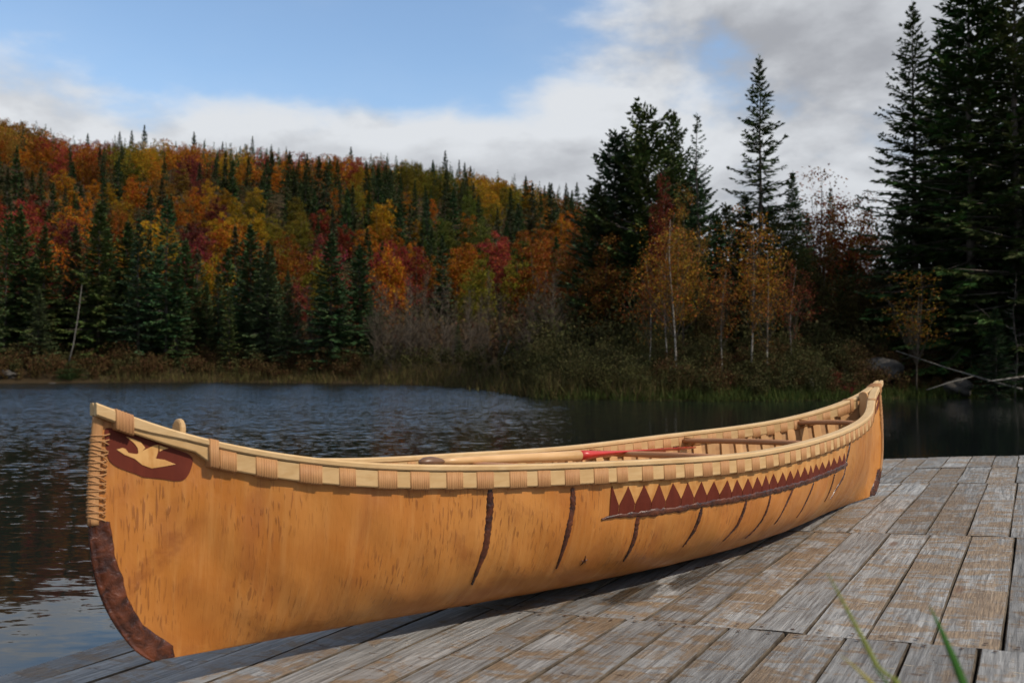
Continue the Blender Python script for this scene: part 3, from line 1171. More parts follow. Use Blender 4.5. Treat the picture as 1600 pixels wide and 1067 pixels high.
def pitch_strip(name, pts, hw, mat, parent, hgt=0.0034, n=46, lumps=0.2, seed=0, taper=(0.6, 0.25)):
    """raised seam of pitch along a path in (t, v); hw = half width in metres"""
    rg = random.Random(seed)
    pts = np.array(pts, float)
    seg = np.concatenate([[0], np.cumsum(np.hypot(np.diff(pts[:, 0]) * LH, np.diff(pts[:, 1]) * 0.45))])
    u = np.linspace(0, seg[-1], n)
    tt = np.interp(u, seg, pts[:, 0])
    vv = np.interp(u, seg, pts[:, 1])
    if len(pts) > 2:      # soften the corners
        for _ in range(3):
            tt[1:-1] = (tt[:-2] + 2 * tt[1:-1] + tt[2:]) / 4
            vv[1:-1] = (vv[:-2] + 2 * vv[1:-1] + vv[2:]) / 4
    R = []
    for k in range(n):
        k0, k1 = max(k - 1, 0), min(k + 1, n - 1)
        d = np.array([(tt[k1] - tt[k0]) * LH, (vv[k1] - vv[k0]) * 0.45])
        d /= max(np.linalg.norm(d), 1e-9)
        nrm = np.array([-d[1], d[0]])
        f = k / (n - 1)
        wv = hw * (1 + lumps * rg.uniform(-1, 1))
        if f < 0.12:
            wv *= taper[0] + (1 - taper[0]) * f / 0.12
        if f > 0.6:
            wv *= taper[1] + (1 - taper[1]) * (1 - f) / 0.4
        hh = hgt * (1 + 0.3 * rg.uniform(-1, 1))
        row = []
        for q, hgt_f in ((-1.0, -0.0004), (-0.75, hh * .8), (-0.2, hh), (0.35, hh * .95), (0.8, hh * .75), (1.0, -0.0004)):
            a = tt[k] + nrm[0] * q * wv / LH
            b = vv[k] + nrm[1] * q * wv / 0.45
            row.append(hull_pt(a, min(max(b, 0.01), 0.999), np.array(hgt_f)))
        R.append(row)
    return link(name, rings(name, R, closed=False, caps=False), parent, mat)


GORES = [([(-0.5317, 0.872), (-0.5283, 0.725), (-0.5308, 0.475), (-0.5425, 0.229)], 0.0105), ([(-0.3967, 0.842), (-0.395, 0.729), (-0.4, 0.488), (-0.405, 0.267)], 0.0095),
         ([(-0.27, 0.60), (-0.2692, 0.446), (-0.2758, 0.246)], 0.0085), ([(-0.1275, 0.60), (-0.1333, 0.408), (-0.1425, 0.279)], 0.0075),
         ([(-0.0008, 0.60), (-0.0083, 0.375), (-0.0275, 0.25)], 0.0075), ([(0.0808, 0.60), (0.0742, 0.362), (0.0525, 0.22)], 0.006),
         ([(0.17, 0.60), (0.1392, 0.292)], 0.0055), ([(0.2758, 0.60), (0.2467, 0.28)], 0.0055), ([(0.4108, 0.60), (0.40, 0.33)], 0.0055),
         ([(0.535, 0.86), (0.4933, 0.538), (0.44, 0.33)], 0.008)]
for k, (pts, hw) in enumerate(GORES):
    g = pitch_strip('pitch_seam', pts, hw, M['pitch'], canoe, seed=k)
band = pitch_strip('pitch_band', [(-0.3417, 0.600), (-0.3217, 0.618), (-0.2683, 0.612), (-0.1875, 0.617), (-0.125, 0.628), (-0.0175, 0.630), (0.115, 0.634), (0.2975, 0.636), (0.515, 0.642)],
                   0.0125, M['pitch'], canoe, 0.0055, 170, 0.32, 99, (0.3, 0.9))
TIPS = [(-0.3258, 0.838), (-0.2967, 0.828), (-0.265, 0.829), (-0.2317, 0.829), (-0.2, 0.825), (-0.165, 0.82), (-0.1325, 0.817), (-0.0992, 0.808), (-0.065, 0.804), (-0.0317, 0.796),
        (0.0, 0.794), (0.0317, 0.792), (0.06, 0.792), (0.09, 0.79), (0.12, 0.788), (0.1517, 0.786), (0.185, 0.783), (0.2183, 0.781), (0.2508, 0.779), (0.2825, 0.776), (0.3208, 0.774),
        (0.3592, 0.772), (0.4008, 0.772), (0.4417, 0.772), (0.4858, 0.772)]
orn = surf_poly('ornament_ground', [(-0.3275, 0.64), (-0.3275, 0.875), (0.505, 0.85), (0.505, 0.66)], 0.0010, M['gold_bark'], canoe, (0.012, 0.05))
orn['label'] = 'pale bark ground behind the red triangles'
for k, (tp, vp) in enumerate(TIPS):
    tl = TIPS[k - 1][0] if k else tp
    tr = TIPS[k + 1][0] if k < len(TIPS) - 1 else tp + 0.03
    a = (tl + tp) / 2 + 0.0006 if k else tp - 0.0015
    b = (tp + tr) / 2 - 0.0006
    vv_ = 0.697
    poly = [(a, 0.622), (b, 0.622), (b, vv_ + random.uniform(-.006, .006)), (tp + random.uniform(-.001, .001), vp), (a, vv_ + random.uniform(-.006, .006) if k else vp - 0.01)]
    surf_poly('red_triangle', poly, 0.0024, M['red_bark'], orn, (0.012, 0.05))

# a dimple in the bark low on the side
m = MB()
c0 = hull_pt(-0.3583, 0.30, np.array(0.0005))
for k in range(5):
    th = k * 1.3 + 0.3
    pts = []
    for r_ in (0.0, 0.006, 0.014 + 0.004 * (k % 2)):
        pts.append(hull_pt(-0.3583 + r_ * math.cos(th) / LH, 0.30 + r_ * math.sin(th) / 0.42, np.array(0.0008)))
    m.tube(pts, [0.0022, 0.0018, 0.0004], 5)
m.build('bark_eye', M['pitch'], hull, True)

# thwarts
for tt, dz in ((-0.72, 0), (-0.345, 0), (0.06, 0), (0.352, 0), (0.722, 0)):
    w, z = float(width(tt)) - 0.012, float(sheer(tt)) - 0.030
    R = []
    for u in np.linspace(-1, 1, 25):
        y = u * w
        a = abs(u)
        hw = 0.026 - 0.010 * math.sin(min(1, (1 - a) / 0.55) * math.pi / 2) if a > 0.0 else 0.016
        hw = 0.017 + 0.012 * a ** 2
        hz = 0.0095 + 0.002 * (1 - a)
        zz = z + 0.004 * (1 - a * a)
        x = tt * LH
        R.append([(x - hw, y, zz - hz * .6), (x - hw * .6, y, zz - hz), (x + hw * .6, y, zz - hz), (x + hw, y, zz - hz * .6),
                  (x + hw, y, zz + hz * .6), (x + hw * .6, y, zz + hz), (x - hw * .6, y, zz + hz), (x - hw, y, zz + hz * .6)])
    th_o = link('thwart', rings('thwart', R), canoe, M['thwart_wood'])
    for side in (1, -1):
        m = MB()
        for k in range(3):
            x = tt * LH + (k - 1) * 0.013
            wi = float(width(tt)) - 0.02
            zs = float(sheer(tt))
            m.tube([(x, -side * (wi + 0.004), zs - 0.013), (x, -side * (wi - 0.004), zs - 0.016), (x, -side * (wi - 0.035), zs - 0.019), (x, -side * (wi - 0.04), zs - 0.03),
                    (x, -side * (wi - 0.035), zs - 0.042), (x, -side * (wi - 0.002), zs - 0.05)], 0.0032, 6)
        m.build('lashing', M['root'], th_o, True)

# headboards: narrow upright boards whose rounded heads stand above the caps
for s in (-1, 1):
    tb = s * 0.905
    x = tb * LH
    zs = float(sheer(tb))
    wb = max(float(width(tb)) - 0.006, 0.018)
    prof = [(-0.006, zs * 0.62), (0.006, zs * 0.62), (wb * .45, zs * 0.75), (wb * .7, zs - 0.07), (0.02, zs - 0.012), (0.024, zs + 0.012)]
    for k in range(7):
        th = math.pi * k / 6
        prof.append((0.024 * math.cos(th), zs + (0.022 if s < 0 else 0.010) + 0.020 * math.sin(th)))
    prof += [(-0.024, zs + 0.012), (-0.02, zs - 0.012), (-wb * .7, zs - 0.07), (-wb * .45, zs * 0.75)]
    ins = lambda q, f: (q[0] * f, q[1] if q[1] < zs else zs + (q[1] - zs) * f)
    R = [[(x + dx - s * 0.03 * (q[1] - zs), *ins(q, f)) for q in prof] for dx, f in ((-0.007, 0.9), (-0.0045, 1), (0.0045, 1), (0.007, 0.9))]
    link('headboard', rings('headboard', R, smooth=False), canoe, M['cedar_rib' if s > 0 else 'cedar'])

# ------------------------------------------------------------------ paddle lying on the thwarts
PA = at_depth(672, 723, 1.0)


def canoe_local_from_px(px, py, y_loc):
    """meeting point of the sight line with the plane y = y_loc of the canoe's own frame"""
    inv = MC.inverted()
    o = inv @ Vector((0, 0, CAMZ))
    d = (inv.to_3x3() @ ray(px, py))
    k = (y_loc - o.y) / d.y
    return o + d * k


g0 = canoe_local_from_px(655, 722.5, 0.20)
g1 = canoe_local_from_px(905, 711.5, 0.235)
g2 = canoe_local_from_px(1082, 700.0, 0.25)
paddle = link('paddle', None, mw=MC)
tag(paddle, 'wooden paddle with brown grip and red painted blade lying inside the canoe', 'paddle')
ax = (g1 - g0).normalized()
m = MB()
m.tube([g0 + ax * q for q in (0.0, 0.006, 0.022, 0.05, 0.075, 0.092, 0.10)], [0.004, 0.012, 0.020, 0.0225, 0.018, 0.012, 0.010], 14, flat=0.8)
m.build('grip', M['grip_wood'], paddle, True)
m = MB()
q0 = g0 + ax * 0.092
m.tube([q0 + (g1 - q0) * u for u in (0, .1, .25, .5, .8, 1.0)], [0.0095, 0.0125, 0.0145, 0.0165, 0.0185, 0.0195], 14)
m.build('shaft', M['paddle_wood'], paddle, True)
bx = (g2 - g1)
R = []
upv = Vector((0, -0.62, 0.10)).normalized()
upv = (upv - ax * upv.dot(ax)).normalized()
sdv = ax.cross(upv)
for u, wv, tv in ((0, .0195, .0195), (.06, .021, .018), (.15, .028, .013), (.3, .05, .0075), (.5, .068, .005), (.75, .074, .004), (.92, .058, .0035), (1.0, .02, .003)):
    c = g1 + bx * u
    R.append([tuple(c + upv * wv * math.cos(th) + sdv * tv * math.sin(th)) for th in np.linspace(0, 2 * math.pi, 15)[:-1]])
link('blade', rings('blade', R), paddle, M['red_paint'])

# ------------------------------------------------------------------ vegetation prototypes


def kites(B, D, L, Wd, N):
    """flat leaf blades: base B, direction D, length L, width Wd, rough normal N -> (V, F)"""
    D = D / np.maximum(np.linalg.norm(D, axis=1, keepdims=True), 1e-9)
    S = np.cross(D, N)
    S /= np.maximum(np.linalg.norm(S, axis=1, keepdims=True), 1e-9)
    L = np.asarray(L)[:, None]
    Wd = np.asarray(Wd)[:, None]
    V = np.stack([B, B + D * L * 0.45 + S * Wd * 0.5, B + D * L, B + D * L * 0.45 - S * Wd * 0.5], 1).reshape(-1, 3)
    F = np.arange(len(V)).reshape(-1, 4)
    return V, F


def rand_dirs(n, rg):
    v = rg.normal(size=(n, 3))
    return v / np.linalg.norm(v, axis=1, keepdims=True)


def spruce_proto(seed, H, R, step, twig, tw_w, base=0.08, shape=0.8, nb=6, sparse=None, droop=0.35, lean=0.0, irr=(0.55, 1.12)):
    rg = np.random.default_rng(seed)
    B, D, L, Wd, N = [], [], [], [], []
    tr = MB()
    zs = np.linspace(0, H, 9)
    tr.tube([(lean * (z / H) ** 2 + 0.03 * math.sin(z * 1.3 + seed), 0.03 * math.sin(z * .9 + seed), z) for z in zs],
            [max(0.011 * H * (1 - z / H) ** 0.9, 0.010) for z in zs], 7)
    z = base * H
    while z < H * 0.985:
        u = z / H
        env = R * (1 - u) ** shape
        if u < base + 0.12:
            env *= 0.55 + 0.45 * (u - base) / 0.12
        k = nb if sparse is None else max(2, int(nb * sparse(u)))
        k = max(2, int(round(k * rg.uniform(0.7, 1.2))))
        th0 = rg.uniform(0, 6.28)
        for q in range(k):
            th = th0 + 6.283 * q / k + rg.normal() * 0.28
            bl = max(env * rg.uniform(*irr), 0.08)
            up0 = (0.75 * u - 0.25 - droop * (1 - u)) + rg.normal() * 0.10
            h = np.array([math.cos(th), math.sin(th), 0.0])
            side = np.array([-math.sin(th), math.cos(th), 0.0])
            zz = z + rg.uniform(-0.4, 0.4) * step
            start = np.array([lean * u * u, 0.0, zz])
            n = max(3, int(bl / twig * 3.4))
            s = np.linspace(0.10, 1.0, n)
            pos = start + h * (s * bl)[:, None] + np.array([0, 0, 1.0]) * (bl * (up0 * s + 0.22 * s * s))[:, None]
            slope = up0 + 0.44 * s
            bd = h + np.array([0, 0, 1.0]) * slope[:, None]
            tl = twig * (0.55 + 0.75 * (1 - s)) * rg.uniform(0.75, 1.2, n)
            tl = np.minimum(tl, 0.07 + 0.75 * bl)
            for sg in (-1, 1):
                d = bd * 0.75 + side * sg * rg.uniform(0.5, 1.0, n)[:, None] + np.array([0, 0, 1.0]) * rg.normal(-0.12, 0.22, n)[:, None]
                B.append(pos)
                D.append(d)
                L.append(tl)
                Wd.append(tw_w * rg.uniform(0.7, 1.3, n))
                nn_ = np.array([0, 0, 1.0]) + rand_dirs(n, rg) * 0.75
                N.append(nn_)
            d = bd + np.array([0, 0, 1.0]) * rg.normal(-0.25, 0.25, n)[:, None]
            B.append(pos)
            D.append(d)
            L.append(tl * 0.8)
            Wd.append(tw_w * rg.uniform(0.7, 1.3, n))
            N.append(rand_dirs(n, rg))
            tr.tube([tuple(start), tuple(start + (pos[-1] - start) * 0.8)], [0.012 + 0.008 * bl, 0.005], 3, cap=False) if bl > 0.5 else None
        z += step * rg.uniform(0.75, 1.25) * (1.0 if u < 0.75 else 0.75)
    # leader
    n = 10
    B.append(np.stack([np.full(n, lean), np.zeros(n), np.linspace(H * 0.95, H, n)], 1))
    D.append(rand_dirs(n, rg) * 0.3 + np.array([0, 0, 1.0]))
    L.append(np.full(n, twig * 0.5))
    Wd.append(np.full(n, tw_w * 0.5))
    N.append(rand_dirs(n, rg))
    V, F = kites(np.concatenate(B), np.concatenate(D), np.concatenate(L), np.concatenate(Wd), np.concatenate(N))
    return dict(H=H, crown=mesh_fast('spruce_crown', V, F), trunk=tr.mesh('spruce_trunk', True))


def leaf_proto(seed, H, R, nclump, nleaf, size, crown0=0.28, limb=8, trunk_r=0.013, sway=0.25, spread=0.8, cl_r=None, loose=0.0):
    rg = np.random.default_rng(seed)
    tr = MB()
    zc = H * (crown0 + 1) / 2
    hz = H * (1 - crown0) / 2
    P = [(sway * math.sin(z * 1.7 / H * 2 + seed) * z / H, sway * math.cos(z * 1.3 / H * 2 + seed * 2) * z / H, z) for z in np.linspace(0, H * 0.93, 9)]
    tr.tube(P, [trunk_r * H * (1 - 0.88 * k / 8) for k in range(9)], 7)
    lb = MB()
    d = rand_dirs(nclump, rg)
    rr = rg.uniform(0.0, 1.0, nclump) ** 0.45
    lob = 1 + 0.22 * np.sin(3 * np.arctan2(d[:, 1], d[:, 0]) + seed) + 0.12 * np.sin(7 * d[:, 2] + seed * 2)
    C = d * (rr * lob)[:, None] * np.array([R, R, hz])
    taper = 1 - 0.35 * np.clip(C[:, 2:3] / hz, 0, 1)
    C[:, :2] *= taper
    C[:, 2] += zc
    for k in range(limb):
        c = C[rg.integers(nclump)]
        z0 = max(H * crown0 * 0.8, c[2] - abs(rg.normal()) * 0.2 * H - 0.12 * H)
        z0 = min(z0, c[2])
        f = z0 / (H * 0.93)
        i = min(int(f * 8), 7)
        p0 = np.array(P[i]) + (np.array(P[i + 1]) - np.array(P[i])) * (f * 8 - i)
        mid = p0 * 0.45 + c * 0.55 + np.array([0, 0, -0.05 * H * rg.uniform(-0.4, 1)])
        lb.tube([tuple(p0), tuple(mid), tuple(c)], [trunk_r * H * 0.42 * (1 - f * .6), trunk_r * H * 0.25 * (1 - f * .6), 0.006], 4, cap=False)
    cr = (cl_r if cl_r else R * 0.34)
    n = nclump * nleaf
    cen = np.repeat(C, nleaf, 0)
    csz = np.repeat(rg.uniform(0.6, 1.25, nclump), nleaf)[:, None]
    off = rand_dirs(n, rg) * (rg.uniform(0, 1, n) ** 0.5)[:, None] * cr * csz * np.array([1, 1, 0.75])
    Bp = cen + off
    D = rand_dirs(n, rg) + np.array([0, 0, -0.25])
    N = rand_dirs(n, rg) * 0.9 + np.array([0.0, 0, 0.5]) + off * 0.6
    V, F = kites(Bp, D, size * rg.uniform(0.7, 1.35, n), size * 0.72 * rg.uniform(0.7, 1.3, n), N)
    return dict(H=H, crown=mesh_fast('leaf_crown', V, F), trunk=tr.mesh('tree_trunk', True), limbs=lb.mesh('limbs'))


def bare_proto(seed, H, R, n, up=0.9, r0=0.03, wob=0.1):
    rg = np.random.default_rng(seed)
    tr = MB()
    tr.tube([(wob * math.sin(z * 2 + seed), wob * math.cos(z * 1.6 + seed), z) for z in np.linspace(0, H, 8)], [r0 * (1 - 0.8 * k / 7) for k in range(8)], 6)
    m = MB()
    for k in range(n):
        z = H * rg.uniform(0.10, 0.97)
        th = rg.uniform(0, 6.28)
        bl = R * (1.05 - 0.8 * z / H) * rg.uniform(0.5, 1.2)
        p0 = Vector((wob * math.sin(z * 2 + seed), wob * math.cos(z * 1.6 + seed), z))
        h = Vector((math.cos(th), math.sin(th), up * rg.uniform(0.5, 1.3)))
        p1 = p0 + h * bl * 0.5 + Vector((0, 0, rg.uniform(-.1, .1)))
        p2 = p1 + (h + Vector((0, 0, 0.5))) * bl * 0.45
        m.tube([p0, p1, p2], [0.016, 0.012, 0.006], 3, cap=False)
        for q in range(4):
            a = p0.lerp(p1, rg.uniform(0.2, 1)) if q < 2 else p1.lerp(p2, rg.uniform(0, 0.9))
            dd = Vector(tuple(rand_dirs(1, rg)[0])) * 0.6 + h.normalized() * 0.7 + Vector((0, 0, 0.3))
            m.tube([a, a + dd * bl * 0.3 * rg.uniform(0.5, 1.2)], [0.010, 0.005], 3, cap=False)
    return dict(H=H, crown=m.mesh('twigs'), trunk=tr.mesh('tree_trunk', True))


SPR_HI = [spruce_proto(11, 11, 2.3, 0.23, 0.36, 0.085, 0.06, 1.0, 7), spruce_proto(12, 11, 2.7, 0.25, 0.38, 0.09, 0.05, 0.95, 7),
          spruce_proto(13, 11, 2.1, 0.26, 0.34, 0.085, 0.12, 1.0, 6)]
SPR_TALL = [spruce_proto(21, 16, 4.0, 0.40, 0.46, 0.105, 0.05, 0.92, 7, irr=(0.45, 1.15)), spruce_proto(22, 16, 3.6, 0.38, 0.44, 0.105, 0.04, 0.92, 7, irr=(0.45, 1.15)),
            spruce_proto(23, 16, 4.3, 0.40, 0.48, 0.11, 0.04, 0.85, 7, irr=(0.45, 1.15))]
SPR_OPEN = spruce_proto(31, 12, 2.7, 0.37, 0.38, 0.095, 0.10, 0.95, 6, lambda u: 1.0, droop=0.38, irr=(0.5, 1.15))
SPR_THIN = spruce_proto(32, 10, 1.7, 0.26, 0.26, 0.065, 0.08, 1.0, 6, lambda u: 1.0 if u < 0.65 else 0.5, droop=-0.2)
SPR_WIDE = [spruce_proto(33, 10, 3.4, 0.34, 0.42, 0.12, 0.05, 0.60, 8, droop=-0.05, irr=(0.35, 1.2)), spruce_proto(34, 9, 2.6, 0.31, 0.40, 0.115, 0.05, 0.66, 7, droop=-0.15, irr=(0.35, 1.2))]
SPR_MID = [spruce_proto(41, 10, 2.4, 0.30, 0.44, 0.13, 0.08, 1.05, 7), spruce_proto(42, 10, 2.8, 0.32, 0.46, 0.14, 0.06, 1.0, 7), spruce_proto(43, 10, 2.1, 0.31, 0.42, 0.12, 0.14, 1.05, 6, irr=(0.4, 1.15)),
           spruce_proto(44, 10, 2.5, 0.36, 0.44, 0.12, 0.20, 0.95, 6, irr=(0.4, 1.2))]
SPR_FAR = [spruce_proto(51, 10, 2.0, 0.46, 0.55, 0.22, 0.05, 1.05, 6), spruce_proto(52, 10, 2.3, 0.48, 0.6, 0.23, 0.04, 1.0, 6), spruce_proto(53, 10, 1.7, 0.44, 0.5, 0.20, 0.05, 1.05, 6)]
LEAF_FAR = [leaf_proto(61, 9, 2.6, 95, 46, 0.22, 0.16, cl_r=0.55), leaf_proto(62, 9, 2.2, 85, 46, 0.21, 0.14, cl_r=0.5), leaf_proto(63, 9, 2.9, 105, 44, 0.22, 0.18, sway=0.4, cl_r=0.6),
            leaf_proto(64, 9, 1.9, 80, 46, 0.20, 0.12, cl_r=0.48), leaf_proto(65, 9, 2.4, 70, 40, 0.21, 0.16, cl_r=0.55)]
LEAF_MID = [leaf_proto(71, 8, 1.9, 150, 48, 0.13, 0.16, 14, cl_r=0.55), leaf_proto(72, 8, 2.2, 160, 48, 0.13, 0.18, 14, cl_r=0.6)]
BIRCH = [leaf_proto(81, 8, 1.55, 130, 16, 0.10, 0.32, 32, 0.0056, 0.28, cl_r=0.42), leaf_proto(82, 8, 1.35, 115, 15, 0.095, 0.36, 30, 0.0052, 0.3, cl_r=0.40),
         leaf_proto(83, 8, 1.75, 140, 15, 0.10, 0.30, 34, 0.0054, 0.35, cl_r=0.45)]
BIRCH_SPARSE = leaf_proto(84, 8, 0.95, 90, 12, 0.09, 0.30, 36, 0.0040, 0.2, cl_r=0.45)
BARE = [bare_proto(91, 7, 1.1, 90), bare_proto(92, 7, 0.8, 100, 1.3, 0.026), bare_proto(93, 7, 1.35, 85, 0.8, 0.035, 0.14)]
SNAG = bare_proto(94, 6, 0.8, 26, 0.2, 0.05, 0.06)

ALL = []     # every tree: dict(obj, px, py, kind words)


def plant(name, proto, x, y, H, color, crown_mat, trunk_mat, wide=1.0, rot=None, lean=0.0, zoff=0.0, crown_name='crown'):
    phi, r = math.atan2(x, y), math.hypot(x, y)
    z = float(ground(phi, r)) - 0.05 + zoff
    root = bpy.data.objects.new(name, None)
    COL.objects.link(root)
    root.empty_display_size = 0.3
    s = H / proto['H']
    root.location = (x, y, z)
    root.scale = (s * wide, s * wide, s)
    root.rotation_euler = (lean * random.uniform(-1, 1), lean * random.uniform(-1, 1), random.uniform(0, 6.28) if rot is None else rot)
    parts = [('trunk', proto['trunk'], trunk_mat), (crown_name, proto['crown'], crown_mat)]
    if 'limbs' in proto and name == 'birch_tree':
        parts.append(('limbs', proto['limbs'], 'grey_twig'))
    for nm, me, mt in parts:
        if len(me.materials) == 0:
            me.materials.append(M[mt])
        o = bpy.data.objects.new(nm, me)
        COL.objects.link(o)
        o.parent = root
        o.color = (*color, 1)
    return root, z


def plant_px(name, proto, px, top, Y, color, crown_mat, trunk_mat, wide=1.0, **kw):
    """stand a tree at depth Y on the bearing of column px, tall enough to reach row top"""
    x = (px - 800) / FPX * Y
    phi, r = math.atan2(x, Y), math.hypot(x, Y)
    z = float(ground(phi, r))
    ztop = at_depth(px, top, Y).z
    H = max(ztop - z, 0.8)
    return plant(name, proto, x, Y, H, color, crown_mat, trunk_mat, wide, **kw)


SPR_C = (0.020, 0.030, 0.014)


def spr_col(k=1.0):
    return (random.uniform(0.034, 0.052) * k, random.uniform(0.052, 0.072) * k, random.uniform(0.018, 0.027) * k)


PAL = {'orange': (0.33, 0.105, 0.010), 'rust': (0.20, 0.062, 0.010), 'scarlet': (0.24, 0.034, 0.020), 'crimson': (0.14, 0.022, 0.018), 'golden': (0.33, 0.165, 0.012),
       'olive': (0.135, 0.105, 0.012), 'green': (0.070, 0.085, 0.014), 'tawny': (0.25, 0.115, 0.020)}

# --- broadleaf trees of the hill; colours follow the patches of the wood
ANCH = [(20, 215, 'tawny'), (60, 260, 'orange'), (110, 290, 'orange'), (150, 270, 'rust'), (70, 350, 'scarlet'), (95, 370, 'crimson'), (20, 330, 'scarlet'), (130, 330, 'orange'),
        (190, 250, 'olive'), (210, 300, 'orange'), (160, 235, 'scarlet'), (110, 265, 'scarlet'), (230, 250, 'golden'), (240, 330, 'orange'), (190, 320, 'golden'), (280, 310, 'tawny'),
        (250, 380, 'golden'), (300, 350, 'orange'), (310, 370, 'crimson'), (325, 400, 'crimson'), (345, 370, 'golden'), (350, 400, 'orange'), (390, 310, 'golden'), (430, 330, 'olive'),
        (460, 350, 'olive'), (310, 270, 'crimson'), (280, 240, 'orange'), (370, 250, 'golden'), (400, 270, 'orange'), (440, 245, 'scarlet'), (460, 240, 'scarlet'), (500, 240, 'rust'),
        (530, 265, 'orange'), (545, 275, 'scarlet'), (560, 290, 'golden'), (580, 250, 'rust'), (630, 245, 'golden'), (650, 280, 'olive'), (690, 280, 'olive'), (680, 320, 'green'),
        (740, 275, 'golden'), (780, 290, 'golden'), (760, 265, 'orange'), (820, 280, 'orange'), (850, 300, 'golden'), (880, 300, 'orange'), (800, 320, 'olive'), (900, 330, 'rust'),
        (490, 385, 'scarlet'), (470, 420, 'rust'), (500, 400, 'crimson'), (580, 410, 'orange'), (600, 420, 'scarlet'), (620, 360, 'golden'), (640, 390, 'orange'), (670, 410, 'crimson'),
        (690, 440, 'scarlet'), (700, 370, 'green'), (740, 390, 'green'), (620, 400, 'olive'), (730, 420, 'orange'), (785, 390, 'green'), (785, 425, 'scarlet'), (760, 440, 'olive'),
        (840, 400, 'rust'), (870, 370, 'orange'), (890, 400, 'rust'), (850, 340, 'tawny'), (660, 340, 'orange'), (560, 350, 'olive'), (40, 300, 'rust'), (0, 260, 'orange'), (170, 370, 'rust'),
        (-60, 300, 'orange'), (-60, 240, 'golden'), (1000, 380, 'rust'), (1340, 340, 'orange'), (1290, 330, 'orange')]
DARK = [(350, 270), (480, 300), (515, 300), (600, 310), (590, 270), (830, 330), (860, 320), (800, 340), (885, 310), (440, 290), (180, 270), (60, 300), (120, 320), (410, 260), (720, 300), (545, 330), (640, 350),
        (930, 340), (780, 360), (0, 290)]


def project(x, y, z):
    d = Vector((x, y, z - CAMZ))
    zc = d.y * CP + d.z * SPI
    yc = d.y * SPI - d.z * CP
    return 800 + FPX * d.x / zc, 533.5 + FPX * yc / zc


spots = []
rg = random.Random(5)
tries = 0
while len(spots) < 410 and tries < 90000:
    tries += 1
    px = rg.uniform(-70, 1010)
    u = rg.random()
    r = 70 + 135 * u ** 0.9
    phi = bearing(px)
    x, y = r * math.sin(phi), r * math.cos(phi)
    dmin = 3.3 + 0.010 * (r - 70)
    if px > 900 and r < 110:
        continue
    if all((x - a) ** 2 + (y - b) ** 2 > dmin * dmin for a, b, _ in spots):
        spots.append((x, y, r))
for (x, y, r) in spots:
    z = float(ground(math.atan2(x, y), r))
    H = rg.uniform(5.4, 8.4)
    px, py = project(x, y, z + H * 0.6)
    dd = min(math.hypot((px - a) , (py - b) * 1.3) for a, b in DARK)
    pdark = 0.8 if dd < 26 else (0.5 if dd < 44 else 0.15)
    if r < 84:
        pdark = max(pdark, 0.3)
    if rg.random() < pdark:
        o, z = plant('spruce_tree', rg.choice(SPR_FAR), x, y, rg.uniform(6.0, 9.5), spr_col(1.1), 'needle', 'spruce_trunk', rg.uniform(0.9, 1.25))
        ALL.append(dict(o=o, px=px, py=py, r=r, k='spruce'))
        continue
    best = min(ANCH, key=lambda a: math.hypot(px - a[0], (py - a[1]) * 1.3) * rg.uniform(0.55, 1.6))
    cn = best[2]
    if cn in ('scarlet', 'crimson') and rg.random() < 0.3:
        cn = rg.choice(('rust', 'orange', 'olive'))
    c = PAL[cn]
    v = rg.uniform(0.45, 1.08)
    c = tuple(q * v * rg.uniform(0.9, 1.1) for q in c)
    o, z = plant('broadleaf_tree', rg.choice(LEAF_FAR), x, y, H, c, 'leaf', 'grey_twig', rg.uniform(0.8, 1.1))
    ALL.append(dict(o=o, px=px, py=py, r=r, k=cn))
# --- spruces that stand out on the skyline
for px, top in ((66, 210), (133, 211), (183, 208), (202, 206), (222, 198), (300, 209), (345, 224), (392, 215), (422, 228), (495, 250), (547, 232),
                (676, 252), (695, 238), (717, 252), (885, 288), (902, 288), (930, 302), (160, 222), (316, 222), (445, 236), (383, 228), (603, 246), (735, 262), (520, 246)):
    Y = (RIDGE_R + rg.uniform(-8, 0)) * math.cos(bearing(px))
    o, z = plant_px('spruce_tree', rg.choice(SPR_FAR), px, top - 2, Y, spr_col(1.0), 'needle', 'spruce_trunk', rg.uniform(0.8, 1.2))
    ALL.append(dict(o=o, px=px, py=top, r=RIDGE_R, k='skyline spruce'))
for px, top, Y in ((350, 235, 165), (362, 250, 160), (478, 240, 165), (497, 245, 150), (508, 262, 140), (590, 262, 150), (607, 268, 142), (625, 275, 150), (832, 285, 150), (862, 288, 140), (845, 300, 130),
                   (884, 296, 150), (182, 245, 150), (122, 290, 125), (60, 262, 120), (30, 270, 110), (8, 262, 118), (575, 290, 130), (540, 300, 125), (640, 320, 120), (810, 320, 120), (265, 305, 110), (705, 330, 118)):
    o, z = plant_px('spruce_tree', rg.choice(SPR_FAR), px, top, Y, spr_col(1.0), 'needle', 'spruce_trunk', rg.uniform(0.8, 1.1))
    ALL.append(dict(o=o, px=px, py=top, r=Y, k='slope spruce'))

# --- the wood towards the crest, too far to pick its trees apart: one mass


